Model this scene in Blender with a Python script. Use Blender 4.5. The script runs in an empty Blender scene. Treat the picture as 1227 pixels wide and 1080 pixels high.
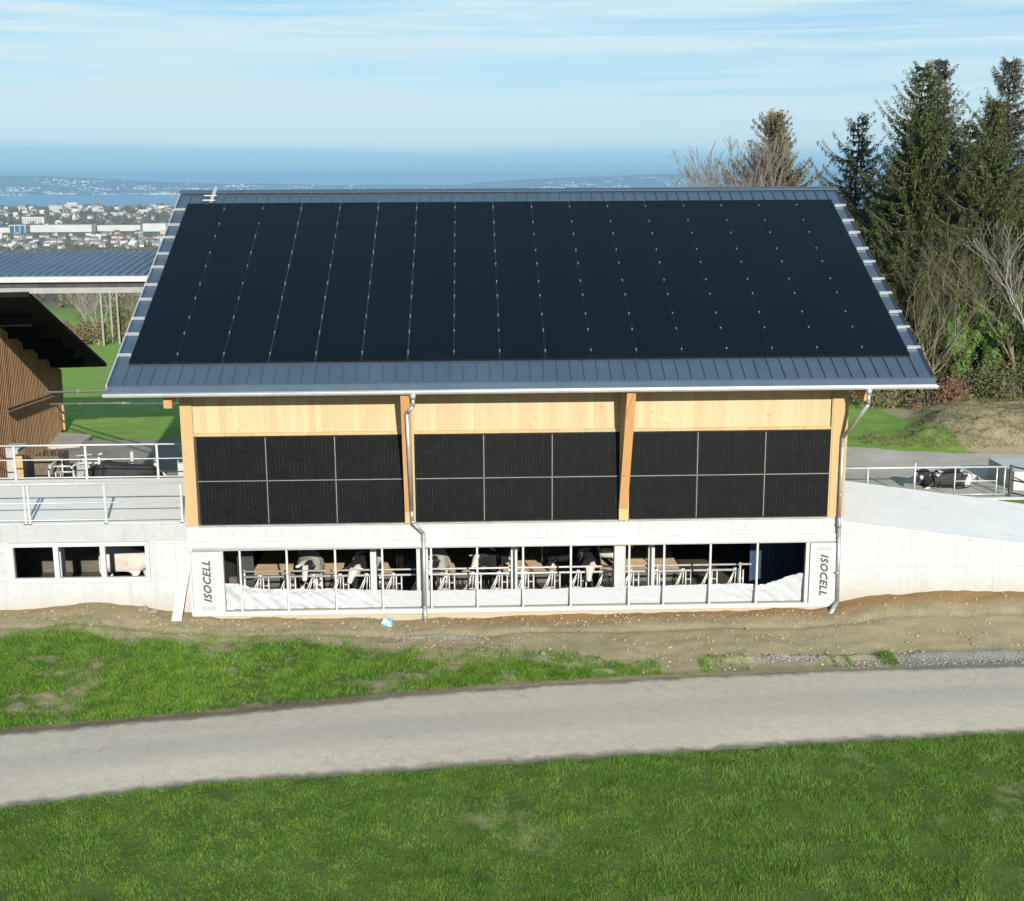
import bpy, bmesh, math, random
import numpy as np
from mathutils import Vector, Matrix, noise
random.seed(7); RNG = np.random.default_rng(7)
R = math.radians
scene = bpy.context.scene
C = scene.collection

# ------------------------------------------------------------------ helpers
class MB:
    def __init__(s): s.v = []; s.f = []
    def quad(s, *p):
        i = len(s.v); s.v += [tuple(q) for q in p]; s.f.append(tuple(range(i, i+len(p))))
    def box(s, x0, x1, y0, y1, z0, z1):
        i = len(s.v)
        s.v += [(x0,y0,z0),(x1,y0,z0),(x1,y1,z0),(x0,y1,z0),(x0,y0,z1),(x1,y0,z1),(x1,y1,z1),(x0,y1,z1)]
        s.f += [tuple(i+k for k in q) for q in ((0,3,2,1),(4,5,6,7),(0,1,5,4),(1,2,6,5),(2,3,7,6),(3,0,4,7))]
        return s
    def hexa(s, p):                      # 8 points, bottom ring then top ring
        i = len(s.v); s.v += [tuple(q) for q in p]
        s.f += [tuple(i+k for k in q) for q in ((0,3,2,1),(4,5,6,7),(0,1,5,4),(1,2,6,5),(2,3,7,6),(3,0,4,7))]
        return s
    def prism(s, poly, axis, a, b):      # poly of 2-D points extruded along axis between a and b
        def P(u, w, t):
            return (t,u,w) if axis == 'x' else ((u,t,w) if axis == 'y' else (u,w,t))
        n = len(poly); i = len(s.v)
        s.v += [P(u,w,a) for u,w in poly] + [P(u,w,b) for u,w in poly]
        s.f.append(tuple(i+k for k in range(n))); s.f.append(tuple(i+n+k for k in reversed(range(n))))
        for k in range(n):
            j = (k+1) % n
            s.f.append((i+k, i+n+k, i+n+j, i+j))
        return s
    def tube(s, p0, p1, r0, r1=None, n=8, cap=True):
        r1 = r0 if r1 is None else r1
        a = Vector(p0); b = Vector(p1); d = (b-a)
        if d.length < 1e-6: return s
        d.normalize(); u = d.orthogonal().normalized(); w = d.cross(u); i = len(s.v)
        for c, r in ((a,r0),(b,r1)):
            for k in range(n):
                t = 2*math.pi*k/n
                s.v.append(tuple(c + r*(math.cos(t)*u + math.sin(t)*w)))
        for k in range(n):
            j = (k+1) % n
            s.f.append((i+k, i+j, i+n+j, i+n+k))
        if cap:
            s.f.append(tuple(i+k for k in reversed(range(n)))); s.f.append(tuple(i+n+k for k in range(n)))
        return s
    def path(s, pts, r, n=8):
        for a, b in zip(pts[:-1], pts[1:]): s.tube(a, b, r, r, n)
        return s
    def bar(s, p0, p1, w, h, up=(0,0,1)):
        a = Vector(p0); b = Vector(p1); d = (b-a).normalized(); u = Vector(up)
        x = d.cross(u).normalized()*w/2; z = x.cross(d).normalized()*h/2
        s.hexa([a-x-z, a+x-z, b+x-z, b-x-z, a-x+z, a+x+z, b+x+z, b-x+z]); return s
    def build(s, name, mat, parent=None, smooth=False, loc=None):
        me = bpy.data.meshes.new(name); me.from_pydata(s.v, [], s.f); me.update()
        bm = bmesh.new(); bm.from_mesh(me); bmesh.ops.recalc_face_normals(bm, faces=bm.faces); bm.to_mesh(me); bm.free()
        return link(name, me, mat, parent, smooth, loc)
def link(name, me, mat, parent=None, smooth=False, loc=None):
    o = bpy.data.objects.new(name, me); C.objects.link(o)
    if mat is not None and not me.materials: me.materials.append(mat)
    if smooth: me.shade_smooth()
    if parent is not None: o.parent = parent
    if loc is not None: o.location = loc
    return o
def part(name, mat, parent, *boxes, smooth=False):
    """boxes given in WORLD coordinates; parent's location is subtracted"""
    m = MB()
    for b in boxes: m.box(*b)
    return wbuild(m, name, mat, parent, smooth)
def wbuild(m, name, mat, parent=None, smooth=False, origin=None):
    """build a mesh given in world coordinates below a parent that sits somewhere (translation only)"""
    off = Vector((0,0,0)); p = parent
    while p is not None: off += Vector(p.location); p = p.parent
    if origin is not None and parent is None:
        off = Vector(origin)
    m.v = [(a-off.x, b-off.y, c-off.z) for a,b,c in m.v]
    return m.build(name, mat, parent, smooth, loc=origin if parent is None else None)
def tag(o, label=None, cat=None, group=None, kind=None):
    if label: o['label'] = label
    if cat: o['category'] = cat
    if group: o['group'] = group
    if kind: o['kind'] = kind
    return o
def empty(name, loc, label, cat, group=None, rz=0):
    o = bpy.data.objects.new(name, None); C.objects.link(o); o.location = loc; o.rotation_euler = (0,0,rz)
    o.empty_display_size = .3
    return tag(o, label, cat, group)
def copy_tree(o, parent=None):
    c = o.copy(); C.objects.link(c); c.parent = parent
    for ch in list(o.children): copy_tree(ch, c)
    return c

# ------------------------------------------------------------------ materials
def nodes(name):
    m = bpy.data.materials.new(name); m.use_nodes = True; nt = m.node_tree
    return m, nt, nt.nodes['Principled BSDF']
def N(nt, t, **kw):
    n = nt.nodes.new(t)
    for k, v in kw.items():
        if k in n.inputs.keys(): n.inputs[k].default_value = v
        else: setattr(n, k, v)
    return n
def ramp(nt, stops, fac):
    r = nt.nodes.new('ShaderNodeValToRGB'); e = r.color_ramp.elements
    while len(e) < len(stops): e.new(.5)
    for i, (p, c) in enumerate(stops): e[i].position = p; e[i].color = (*c, 1) if len(c) == 3 else c
    nt.links.new(fac, r.inputs[0]); return r.outputs[0]
def coords(nt, scale=(1,1,1), world=False):
    t = N(nt, 'ShaderNodeNewGeometry' if world else 'ShaderNodeTexCoord')
    mp = N(nt, 'ShaderNodeMapping'); mp.inputs['Scale'].default_value = scale
    nt.links.new(t.outputs['Position' if world else 'Object'], mp.inputs[0]); return mp.outputs[0]
def bump(nt, p, h, strength=.3, dist=.02):
    b = N(nt, 'ShaderNodeBump', Strength=strength, Distance=dist)
    nt.links.new(h, b.inputs['Height']); nt.links.new(b.outputs[0], p.inputs['Normal'])
def nz(nt, v, scale, detail=4, rough=.55):
    n = N(nt, 'ShaderNodeTexNoise', Scale=scale, Detail=detail, Roughness=rough); nt.links.new(v, n.inputs['Vector']); return n.outputs['Fac']
def mixc(nt, f, a, b, bt='MIX'):
    m = N(nt, 'ShaderNodeMix', data_type='RGBA', blend_type=bt)
    if isinstance(f, (int,float)): m.inputs[0].default_value = f
    else: nt.links.new(f, m.inputs[0])
    for k, c in ((6,a),(7,b)):
        if isinstance(c, tuple): m.inputs[k].default_value = (*c,1)
        else: nt.links.new(c, m.inputs[k])
    return m.outputs[2]
def mat_noise(name, c0, c1, scale=3, rough=.8, stretch=(1,1,1), metal=0, bmp=0, bscale=None, detail=5, world=True, lo=.3, hi=.7, bdist=.02, spec=.5):
    m, nt, p = nodes(name); v = coords(nt, stretch, world)
    f = nz(nt, v, scale, detail)
    nt.links.new(ramp(nt, [(lo,c0),(hi,c1)], f), p.inputs['Base Color'])
    p.inputs['Roughness'].default_value = rough; p.inputs['Metallic'].default_value = metal
    p.inputs['Specular IOR Level'].default_value = spec
    if bmp: bump(nt, p, nz(nt, v, bscale or scale*4, 6), bmp, bdist)
    return m

M = {}
# concrete: cast walls with formwork joints and blotches
def concrete(name, a, b, joints=True):
    m, nt, p = nodes(name); v = coords(nt, (1,1,1), True)
    f = nz(nt, v, .9, 6, .6); g = nz(nt, v, 9, 4)
    c = ramp(nt, [(.3,a),(.7,b)], f)
    c = mixc(nt, .045, c, ramp(nt, [(.35,(.15,.14,.12)),(.65,(.8,.8,.78))], g))
    st = nz(nt, coords(nt, (2.2,2.2,.25), True), 1.4, 5)
    c = mixc(nt, ramp(nt, [(.55,(0,0,0)),(.75,(.35,.35,.35))], st), c, tuple(x*.72 for x in a))
    if joints:
        sx = N(nt, 'ShaderNodeSeparateXYZ'); nt.links.new(coords(nt,(1,1,1),True), sx.inputs[0])
        def line(out, per, off, w):
            a1 = N(nt,'ShaderNodeMath',operation='ADD'); a1.inputs[1].default_value = off; nt.links.new(out,a1.inputs[0])
            a2 = N(nt,'ShaderNodeMath',operation='WRAP'); a2.inputs[1].default_value = per; a2.inputs[2].default_value = 0; nt.links.new(a1.outputs[0],a2.inputs[0])
            a3 = N(nt,'ShaderNodeMath',operation='LESS_THAN'); a3.inputs[1].default_value = w; nt.links.new(a2.outputs[0],a3.inputs[0]); return a3.outputs[0]
        tie = N(nt,'ShaderNodeMath',operation='MULTIPLY'); nt.links.new(line(sx.outputs[0],1.2,.4,.04),tie.inputs[0]); nt.links.new(line(sx.outputs[2],.475,.3,.04),tie.inputs[1])
        tm = N(nt,'ShaderNodeMath',operation='MULTIPLY'); tm.inputs[1].default_value=.4; nt.links.new(tie.outputs[0],tm.inputs[0]); c = mixc(nt, tm.outputs[0], c, (.16,.155,.14))
        l = N(nt,'ShaderNodeMath',operation='MAXIMUM'); nt.links.new(line(sx.outputs[0],2.4,.75,.025),l.inputs[0]); nt.links.new(line(sx.outputs[2],.95,.55,.02),l.inputs[1])
        l2 = N(nt,'ShaderNodeMath',operation='MULTIPLY'); l2.inputs[1].default_value=.45; nt.links.new(l.outputs[0],l2.inputs[0])
        c = mixc(nt, l2.outputs[0], c, tuple(x*.75 for x in a))
    zx = N(nt, 'ShaderNodeSeparateXYZ'); nt.links.new(v, zx.inputs[0])
    zz_ = N(nt,'ShaderNodeMath',operation='MULTIPLY_ADD'); zz_.inputs[1].default_value=.7; nt.links.new(nz(nt, coords(nt,(1,1,.5),True), 2.5, 6),zz_.inputs[0]); nt.links.new(zx.outputs[2],zz_.inputs[2])
    zm = N(nt,'ShaderNodeMapRange'); zm.inputs[1].default_value=-1.35; zm.inputs[2].default_value=-2.0; zm.inputs[3].default_value=0; zm.inputs[4].default_value=.55; nt.links.new(zz_.outputs[0], zm.inputs[0])
    c = mixc(nt, zm.outputs[0], c, (.30,.25,.17))
    dr = nz(nt, coords(nt,(5,5,.22),True), 1.3, 4)
    c = mixc(nt, ramp(nt, [(.60,(0,0,0)),(.78,(.30,.30,.30))], dr), c, (.22,.21,.19))
    nt.links.new(c, p.inputs['Base Color']); p.inputs['Roughness'].default_value = .85
    bump(nt, p, nz(nt, v, 25, 6), .15, .01)
    return m
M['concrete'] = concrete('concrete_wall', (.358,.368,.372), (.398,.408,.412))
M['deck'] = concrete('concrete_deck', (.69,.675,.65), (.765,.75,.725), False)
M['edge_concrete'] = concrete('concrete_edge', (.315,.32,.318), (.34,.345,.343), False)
M['plinth'] = concrete('concrete_plinth', (.37,.33,.25), (.42,.38,.30), False)
M['dark_conc'] = mat_noise('dark_concrete', (.05,.048,.04), (.10,.095,.08), 2, .8, bmp=.2)
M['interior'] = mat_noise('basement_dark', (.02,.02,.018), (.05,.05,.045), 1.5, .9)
M['bed'] = mat_noise('straw_bedding', (.56,.40,.22), (.70,.53,.33), 6, .95, bmp=.5, bscale=40)
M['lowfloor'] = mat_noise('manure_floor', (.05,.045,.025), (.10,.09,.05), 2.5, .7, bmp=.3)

def timber(name, a, b, board=.16, grain=1.0):
    m, nt, p = nodes(name); v = coords(nt, (1,1,1), True)
    sx = N(nt, 'ShaderNodeSeparateXYZ'); nt.links.new(v, sx.inputs[0])
    d = N(nt,'ShaderNodeMath',operation='DIVIDE'); d.inputs[1].default_value = board
    s_ = N(nt,'ShaderNodeMath',operation='ADD'); nt.links.new(sx.outputs[0], s_.inputs[0]); nt.links.new(sx.outputs[1], s_.inputs[1]); nt.links.new(s_.outputs[0], d.inputs[0])
    fl = N(nt,'ShaderNodeMath',operation='FLOOR'); nt.links.new(d.outputs[0], fl.inputs[0])
    fr = N(nt,'ShaderNodeMath',operation='FRACT'); nt.links.new(d.outputs[0], fr.inputs[0])
    wn = N(nt,'ShaderNodeTexWhiteNoise',noise_dimensions='1D'); nt.links.new(fl.outputs[0], wn.inputs['W'])
    gr = nz(nt, coords(nt, (14,14,.7), True), 2.2, 5)
    mx = N(nt,'ShaderNodeMath',operation='MULTIPLY_ADD'); mx.inputs[1].default_value=.55; nt.links.new(wn.outputs['Value'],mx.inputs[0])
    g2 = N(nt,'ShaderNodeMath',operation='MULTIPLY'); g2.inputs[1].default_value=.55; nt.links.new(gr,g2.inputs[0]); nt.links.new(g2.outputs[0],mx.inputs[2])
    c = ramp(nt, [(.15,a),(.9,b)], mx.outputs[0])
    kn = nz(nt, coords(nt, (1,1,.6), True), 11, 1)
    c = mixc(nt, ramp(nt, [(.71,(0,0,0)),(.76,(.6,.6,.6))], kn), c, tuple(x*.6 for x in a))
    ln = N(nt,'ShaderNodeMath',operation='LESS_THAN'); ln.inputs[1].default_value=.05; nt.links.new(fr.outputs[0], ln.inputs[0])
    l3 = N(nt,'ShaderNodeMath',operation='MULTIPLY'); l3.inputs[1].default_value=.35; nt.links.new(ln.outputs[0], l3.inputs[0])
    c = mixc(nt, l3.outputs[0], c, tuple(x*.5 for x in a))  # board edges: shadow line of the grooves put into the colour
    nt.links.new(c, p.inputs['Base Color']); p.inputs['Roughness'].default_value=.65
    return m
M['cladding'] = timber('spruce_cladding', (.40,.275,.145), (.475,.365,.215))
M['beam'] = timber('glulam_beam', (.37,.19,.07), (.44,.24,.095), board=.9)
M['post_wood'] = timber('spruce_post', (.36,.24,.105), (.42,.30,.15), board=.7)
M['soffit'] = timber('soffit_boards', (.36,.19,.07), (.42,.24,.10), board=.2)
M['old_slats'] = timber('weathered_slats', (.38,.20,.085), (.56,.36,.18), board=.26)
M['slat_gap'] = mat_noise('slat_backing', (.035,.025,.018), (.06,.04,.03), 3, .9)

M['roof_sheet'] = mat_noise('blue_grey_roof_sheet', (.050,.075,.108), (.062,.090,.126), 1.2, .42, metal=.25, detail=6)
M['canopy_sheet'] = mat_noise('blue_canopy_sheet', (.060,.090,.135), (.085,.12,.17), 1.5, .45, metal=.2)
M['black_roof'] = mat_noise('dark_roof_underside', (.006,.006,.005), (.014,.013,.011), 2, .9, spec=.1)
M['zinc'] = mat_noise('zinc', (.30,.30,.29), (.42,.42,.41), 4, .45, metal=.5)
M['galv'] = mat_noise('galvanised_rail', (.40,.40,.39), (.52,.52,.51), 6, .5, metal=.35)
M['alu'] = mat_noise('aluminium', (.62,.62,.60), (.74,.74,.73), 8, .35, metal=.7)
M['white'] = mat_noise('white_plastic', (.41,.415,.41), (.44,.445,.44), 1.5, .5)
M['banner'] = mat_noise('white_banner', (.40,.405,.40), (.425,.43,.425), 1.5, .6)
M['print_grey'] = mat_noise('grey_print', (.30,.31,.31), (.33,.34,.34), 5, .6)
M['print_dark'] = mat_noise('dark_print', (.035,.04,.045), (.05,.055,.06), 5, .6)
M['dark_steel'] = mat_noise('dark_steel', (.03,.032,.035), (.06,.062,.065), 5, .5, metal=.4)
M['blue_curtain'] = mat_noise('dark_blue_curtain', (.012,.03,.07), (.03,.06,.12), 2, .4, stretch=(9,9,.4))
M['cream'] = mat_noise('cream_box', (.55,.5,.4), (.65,.6,.5), 3, .7)

def panel_mat(name, base, rough, facade=False):
    m, nt, p = nodes(name); v = coords(nt, (1,1,1), False)
    c = mixc(nt, nz(nt, coords(nt,(1,1,1),True), .45, 3), tuple(x*.75 for x in base), tuple(x*1.3 for x in base))
    if facade:
        sx = N(nt,'ShaderNodeSeparateXYZ'); nt.links.new(v, sx.inputs[0])
        def line(out, per, w, off=0.):
            a2 = N(nt,'ShaderNodeMath',operation='WRAP'); a2.inputs[1].default_value = per; a2.inputs[2].default_value = 0
            a1 = N(nt,'ShaderNodeMath',operation='ADD'); a1.inputs[1].default_value = off; nt.links.new(out,a1.inputs[0]); nt.links.new(a1.outputs[0],a2.inputs[0])
            a3 = N(nt,'ShaderNodeMath',operation='LESS_THAN'); a3.inputs[1].default_value = w; nt.links.new(a2.outputs[0],a3.inputs[0]); return a3.outputs[0]
        g = nz(nt, coords(nt,(1,1,1),True), 3.5, 3)
        g2 = nz(nt, coords(nt,(60,1,3),True), 1.0, 2)
        s = N(nt,'ShaderNodeMath',operation='MULTIPLY'); nt.links.new(line(sx.outputs[0], .0915, .022), s.inputs[0])
        gg = ramp(nt, [(.42,(0,0,0)),(.62,(.9,.9,.9))], g)
        nt.links.new(gg, s.inputs[1])
        c = mixc(nt, s.outputs[0], c, (.015,.0165,.0165))
        c = mixc(nt, ramp(nt, [(.5,(0,0,0)),(.8,(.25,.25,.25))], g2), c, (.016,.017,.017))
        c = mixc(nt, line(sx.outputs[0], 5, .022, .011), c, (.003,.003,.003))
        c = mixc(nt, line(sx.outputs[2], .188, .008), c, (.004,.004,.005))
    else:
        gx = N(nt,'ShaderNodeSeparateXYZ'); nt.links.new(v, gx.inputs[0])
    nt.links.new(c, p.inputs['Base Color']); p.inputs['Roughness'].default_value = rough
    p.inputs['Specular IOR Level'].default_value = .10 if not facade else .15
    return m
M['pv_roof'] = panel_mat('roof_pv_glass', (.0014,.0036,.0068), .36)
M['pv_wall'] = panel_mat('facade_pv_glass', (.0038,.0045,.0052), .4, True)
M['pv_frame'] = mat_noise('pv_black_frame', (.002,.003,.004), (.004,.005,.007), 3, .5)

# clear-white ventilation film
def film():
    m, nt, p = nodes('white_film')
    p.inputs['Base Color'].default_value = (.43,.45,.47,1); p.inputs['Roughness'].default_value = .22
    p.inputs['Alpha'].default_value = 1
    p.inputs['Transmission Weight'].default_value = .12
    bump(nt, p, nz(nt, coords(nt,(1,1,1),True), 9, 5), .5, .04)
    return m
M['film'] = film()

def asphalt():
    m, nt, p = nodes('concrete_road'); v = coords(nt, (1,1,1), True)
    big = nz(nt, coords(nt,(.12,.55,1),True), 1.6, 4); fine = nz(nt, v, 28, 4, .8); med = nz(nt, v, 5, 5)
    c = ramp(nt, [(.3,(.38,.325,.26)),(.7,(.49,.42,.335))], big)
    c = mixc(nt, .42, c, ramp(nt, [(.3,(.27,.23,.18)),(.7,(.57,.49,.39))], fine))
    c = mixc(nt, .22, c, ramp(nt, [(.3,(.27,.23,.18)),(.7,(.57,.49,.39))], med))
    # the middle of the road is a little smoother and greyer: attribute runs 0..1 across it
    at = N(nt,'ShaderNodeAttribute',attribute_name='across')
    c = mixc(nt, ramp(nt, [(.0,(.0,.0,.0)),(.28,(.0,.0,.0)),(.42,(.45,.45,.45)),(.58,(.45,.45,.45)),(.7,(0,0,0))], at.outputs['Fac']), c, (.305,.275,.225))
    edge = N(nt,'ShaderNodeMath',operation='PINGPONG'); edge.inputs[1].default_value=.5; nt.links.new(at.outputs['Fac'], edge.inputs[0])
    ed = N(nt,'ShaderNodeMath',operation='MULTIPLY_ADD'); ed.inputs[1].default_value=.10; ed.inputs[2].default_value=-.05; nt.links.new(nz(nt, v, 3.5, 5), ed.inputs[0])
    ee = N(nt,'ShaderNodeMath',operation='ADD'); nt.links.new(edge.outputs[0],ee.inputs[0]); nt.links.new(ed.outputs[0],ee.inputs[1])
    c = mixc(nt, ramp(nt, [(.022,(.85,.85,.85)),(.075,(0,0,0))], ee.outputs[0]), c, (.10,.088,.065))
    # cracks
    vo = N(nt,'ShaderNodeTexVoronoi',feature='DISTANCE_TO_EDGE',Scale=2.6)
    ad = N(nt,'ShaderNodeMix',data_type='VECTOR'); ad.inputs[0].default_value=.18
    nn = N(nt,'ShaderNodeTexNoise',Scale=4.,Detail=5); nt.links.new(v, nn.inputs['Vector'])
    nt.links.new(v, ad.inputs[4]); nt.links.new(nn.outputs['Color'], ad.inputs[5]); nt.links.new(ad.outputs[1], vo.inputs['Vector'])
    cr = ramp(nt, [(.004,(1,1,1)),(.016,(0,0,0))], vo.outputs['Distance'])
    ms = nz(nt, coords(nt,(.35,1.4,1),True), 1.0, 3)
    mm = N(nt,'ShaderNodeMath',operation='MULTIPLY'); nt.links.new(cr, mm.inputs[0]); nt.links.new(ramp(nt, [(.50,(0,0,0)),(.66,(.38,.38,.38))], ms), mm.inputs[1])
    c = mixc(nt, mm.outputs[0], c, (.09,.08,.07))
    nt.links.new(c, p.inputs['Base Color']); p.inputs['Roughness'].default_value = .9
    bump(nt, p, fine, .35, .01)
    return m
M['road'] = asphalt()
M['yard'] = mat_noise('farmyard_paving', (.27,.25,.215), (.42,.39,.34), .6, .85, bmp=.2, bscale=12, detail=8)
M['yard_dark'] = mat_noise('shaded_yard_paving', (.14,.13,.11), (.27,.25,.21), .5, .8, bmp=.2, bscale=12, detail=8)  # darker paving for the left yard, its shadow areas put into the colour

def ground_mat():
    m, nt, p = nodes('earth_and_grass'); v = coords(nt, (1,1,1), True)
    at = N(nt,'ShaderNodeAttribute',attribute_name='cover'); sp = N(nt,'ShaderNodeSeparateColor'); nt.links.new(at.outputs['Color'], sp.inputs[0])
    g1 = nz(nt, v, 1.3, 6, .6); g2 = nz(nt, v, 18, 5, .7); g3 = nz(nt, v, .22, 4)
    green = ramp(nt, [(.25,(.025,.048,.009)),(.5,(.045,.085,.014)),(.75,(.085,.12,.03))], g2)
    green = mixc(nt, ramp(nt, [(.42,(0,0,0)),(.72,(.55,.55,.55))], g1), green, (.15,.16,.06))
    green = mixc(nt, .3, green, ramp(nt, [(.3,(.07,.135,.018)),(.7,(.13,.215,.035))], g3))
    d1 = nz(nt, v, 2.2, 8, .65); d2 = nz(nt, v, 28, 5, .7)
    dirt = ramp(nt, [(.28,(.25,.195,.105)),(.5,(.385,.305,.175)),(.72,(.49,.40,.25))], d1)
    dirt = mixc(nt, .5, dirt, ramp(nt, [(.32,(.15,.12,.065)),(.55,(.42,.355,.23)),(.8,(.62,.56,.43))], d2))
    ol = nz(nt, v, .7, 5)
    dirt = mixc(nt, ramp(nt, [(.46,(0,0,0)),(.7,(.5,.5,.5))], ol), dirt, (.30,.275,.15))
    # small pale stones
    vo = N(nt,'ShaderNodeTexVoronoi',Scale=7.); nt.links.new(v, vo.inputs['Vector'])
    dirt = mixc(nt, ramp(nt, [(.055,(.8,.8,.8)),(.10,(0,0,0))], vo.outputs['Distance']), dirt, (.50,.45,.36))
    # orange freshly dug soil (G channel) and grey gravel (B channel)
    dirt = mixc(nt, sp.outputs[1], dirt, ramp(nt, [(.3,(.24,.14,.055)),(.7,(.43,.28,.13))], d2))
    dirt = mixc(nt, sp.outputs[2], dirt, ramp(nt, [(.3,(.12,.12,.11)),(.7,(.38,.38,.36))], d2))
    a1 = N(nt,'ShaderNodeMath',operation='MULTIPLY_ADD'); a1.inputs[1].default_value=.9; a1.inputs[2].default_value=-.45
    nt.links.new(nz(nt, v, 2.6, 7, .7), a1.inputs[0])
    a2 = N(nt,'ShaderNodeMath',operation='ADD'); nt.links.new(a1.outputs[0],a2.inputs[0]); nt.links.new(sp.outputs[0],a2.inputs[1])
    my = N(nt,'ShaderNodeSeparateXYZ'); nt.links.new(v, my.inputs[0]); mr = N(nt,'ShaderNodeMapRange'); mr.inputs[1].default_value=8; mr.inputs[2].default_value=14; nt.links.new(my.outputs[1], mr.inputs[0])
    green = mixc(nt, mr.outputs[0], green, ramp(nt, [(.3,(.14,.245,.04)),(.5,(.18,.29,.055)),(.7,(.23,.33,.085))], g1))  # meadow behind the yards: sunlit blade tips put into a brighter green
    f = ramp(nt, [(.34,(0,0,0)),(.66,(1,1,1))], a2.outputs[0])
    near = mixc(nt, f, green, dirt)
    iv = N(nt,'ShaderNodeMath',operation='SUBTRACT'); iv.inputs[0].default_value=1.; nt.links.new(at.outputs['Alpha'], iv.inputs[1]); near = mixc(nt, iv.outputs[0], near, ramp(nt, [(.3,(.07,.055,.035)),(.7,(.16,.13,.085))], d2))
    # distant land: winter woods and fields
    fa = N(nt,'ShaderNodeAttribute',attribute_name='far')
    w1 = nz(nt, coords(nt,(.012,.012,.012),True), 1.0, 6); w2 = nz(nt, coords(nt,(.05,.05,.05),True), 1., 5)
    land = ramp(nt, [(.3,(.075,.07,.05)),(.5,(.12,.105,.075)),(.62,(.09,.12,.05)),(.75,(.13,.12,.09))], w1)
    land = mixc(nt, .4, land, ramp(nt, [(.3,(.04,.04,.03)),(.7,(.17,.15,.11))], w2))
    c = mixc(nt, fa.outputs['Fac'], near, land)
    nt.links.new(c, p.inputs['Base Color']); p.inputs['Roughness'].default_value = .95; p.inputs['Specular IOR Level'].default_value=.15
    bump(nt, p, d2, 1.0, .06)
    return m
M['ground'] = ground_mat()

def leaf_mat(name, cols, rough=.6, trans=.0, rnd=True, scale=1.5, wr=.55, wn=.5, off=0.):
    m, nt, p = nodes(name)
    g = N(nt,'ShaderNodeNewGeometry')
    n = nz(nt, coords(nt,(1,1,1),True), scale, 3)
    s = N(nt,'ShaderNodeMath',operation='MULTIPLY_ADD'); s.inputs[1].default_value=wr; nt.links.new(g.outputs['Random Per Island'], s.inputs[0])
    s2 = N(nt,'ShaderNodeMath',operation='MULTIPLY_ADD'); s2.inputs[1].default_value=wn; s2.inputs[2].default_value=off; nt.links.new(n, s2.inputs[0]); nt.links.new(s2.outputs[0], s.inputs[2])
    k = len(cols); nt.links.new(ramp(nt, [(.12+.76*i/(k-1), c) for i,c in enumerate(cols)], s.outputs[0]), p.inputs['Base Color'])
    p.inputs['Roughness'].default_value = rough; p.inputs['Specular IOR Level'].default_value=.2
    return m
M['grass'] = leaf_mat('grass_blades', [(.028,.058,.009),(.058,.130,.010),(.09,.185,.014),(.12,.22,.024),(.19,.24,.07)], scale=2.4, wr=.5, wn=1.05, off=-.27)
M['needles'] = leaf_mat('spruce_needles', [(.020,.030,.009),(.036,.050,.013),(.058,.075,.020),(.095,.10,.038)], scale=.5)
M['needles_brown'] = leaf_mat('brown_spruce_needles', [(.06,.05,.028),(.10,.085,.042),(.14,.115,.065),(.18,.15,.09)], scale=.6)
M['needles_grey'] = leaf_mat('grey_spruce_needles', [(.026,.032,.022),(.045,.05,.034),(.075,.072,.055),(.11,.10,.078)], scale=.6)
M['ivy'] = leaf_mat('ivy_leaves', [(.03,.06,.01),(.055,.11,.015),(.085,.15,.03)], .5)
M['bush'] = leaf_mat('undergrowth_leaves', [(.035,.055,.015),(.07,.09,.025),(.11,.10,.05),(.15,.12,.07)])
M['scrub'] = leaf_mat('winter_twigs', [(.08,.065,.035),(.13,.105,.06),(.16,.135,.08),(.11,.12,.045)])
M['red_scrub'] = leaf_mat('reddish_twigs', [(.10,.05,.03),(.15,.08,.05),(.18,.13,.08)])
M['farwood'] = leaf_mat('far_wood', [(.05,.05,.035),(.09,.08,.06),(.13,.115,.085),(.07,.08,.04)], scale=.02)
M['bark'] = mat_noise('bark', (.07,.055,.038), (.14,.11,.075), 5, .9, stretch=(3,3,.6))
M['bark_pale'] = mat_noise('pale_bark', (.10,.088,.05), (.185,.16,.098), 5, .9, stretch=(3,3,.6))
M['bark_grey'] = mat_noise('grey_bark', (.15,.13,.11), (.25,.22,.19), 4, .9)
M['stone'] = mat_noise('rubble', (.15,.135,.11), (.30,.27,.22), 8, .9)
M['pole'] = mat_noise('pale_pole', (.20,.19,.165), (.26,.25,.22), 3, .8)

def cow_mat(name, seed, thr, white=(.50,.47,.42), black=(.012,.012,.014), head=True):
    m, nt, p = nodes(name); t = N(nt,'ShaderNodeTexCoord'); mp = N(nt,'ShaderNodeMapping'); mp.inputs['Location'].default_value=(seed*3.1,seed*1.7,seed)
    nt.links.new(t.outputs['Object'], mp.inputs[0])
    n = nz(nt, mp.outputs[0], 1.5, 2, .4)
    f = ramp(nt, [(thr-.012,(1,1,1)),(thr+.012,(0,0,0))], n)
    if head:
        sx = N(nt,'ShaderNodeSeparateXYZ'); nt.links.new(t.outputs['Object'], sx.inputs[0])
        g = N(nt,'ShaderNodeMath',operation='GREATER_THAN'); g.inputs[1].default_value = 2.0; nt.links.new(sx.outputs[0], g.inputs[0])
        y = N(nt,'ShaderNodeMath',operation='ABSOLUTE'); nt.links.new(sx.outputs[1], y.inputs[0])
        h = N(nt,'ShaderNodeMath',operation='LESS_THAN'); h.inputs[1].default_value=.075; nt.links.new(y.outputs[0],h.inputs[0])
        k = N(nt,'ShaderNodeMath',operation='MULTIPLY'); nt.links.new(g.outputs[0],k.inputs[0]); nt.links.new(h.outputs[0],k.inputs[1])
        f = mixc(nt, k.outputs[0], f, (1,1,1))
    nt.links.new(mixc(nt, f, black, white), p.inputs['Base Color']); p.inputs['Roughness'].default_value=.75
    return m

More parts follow.
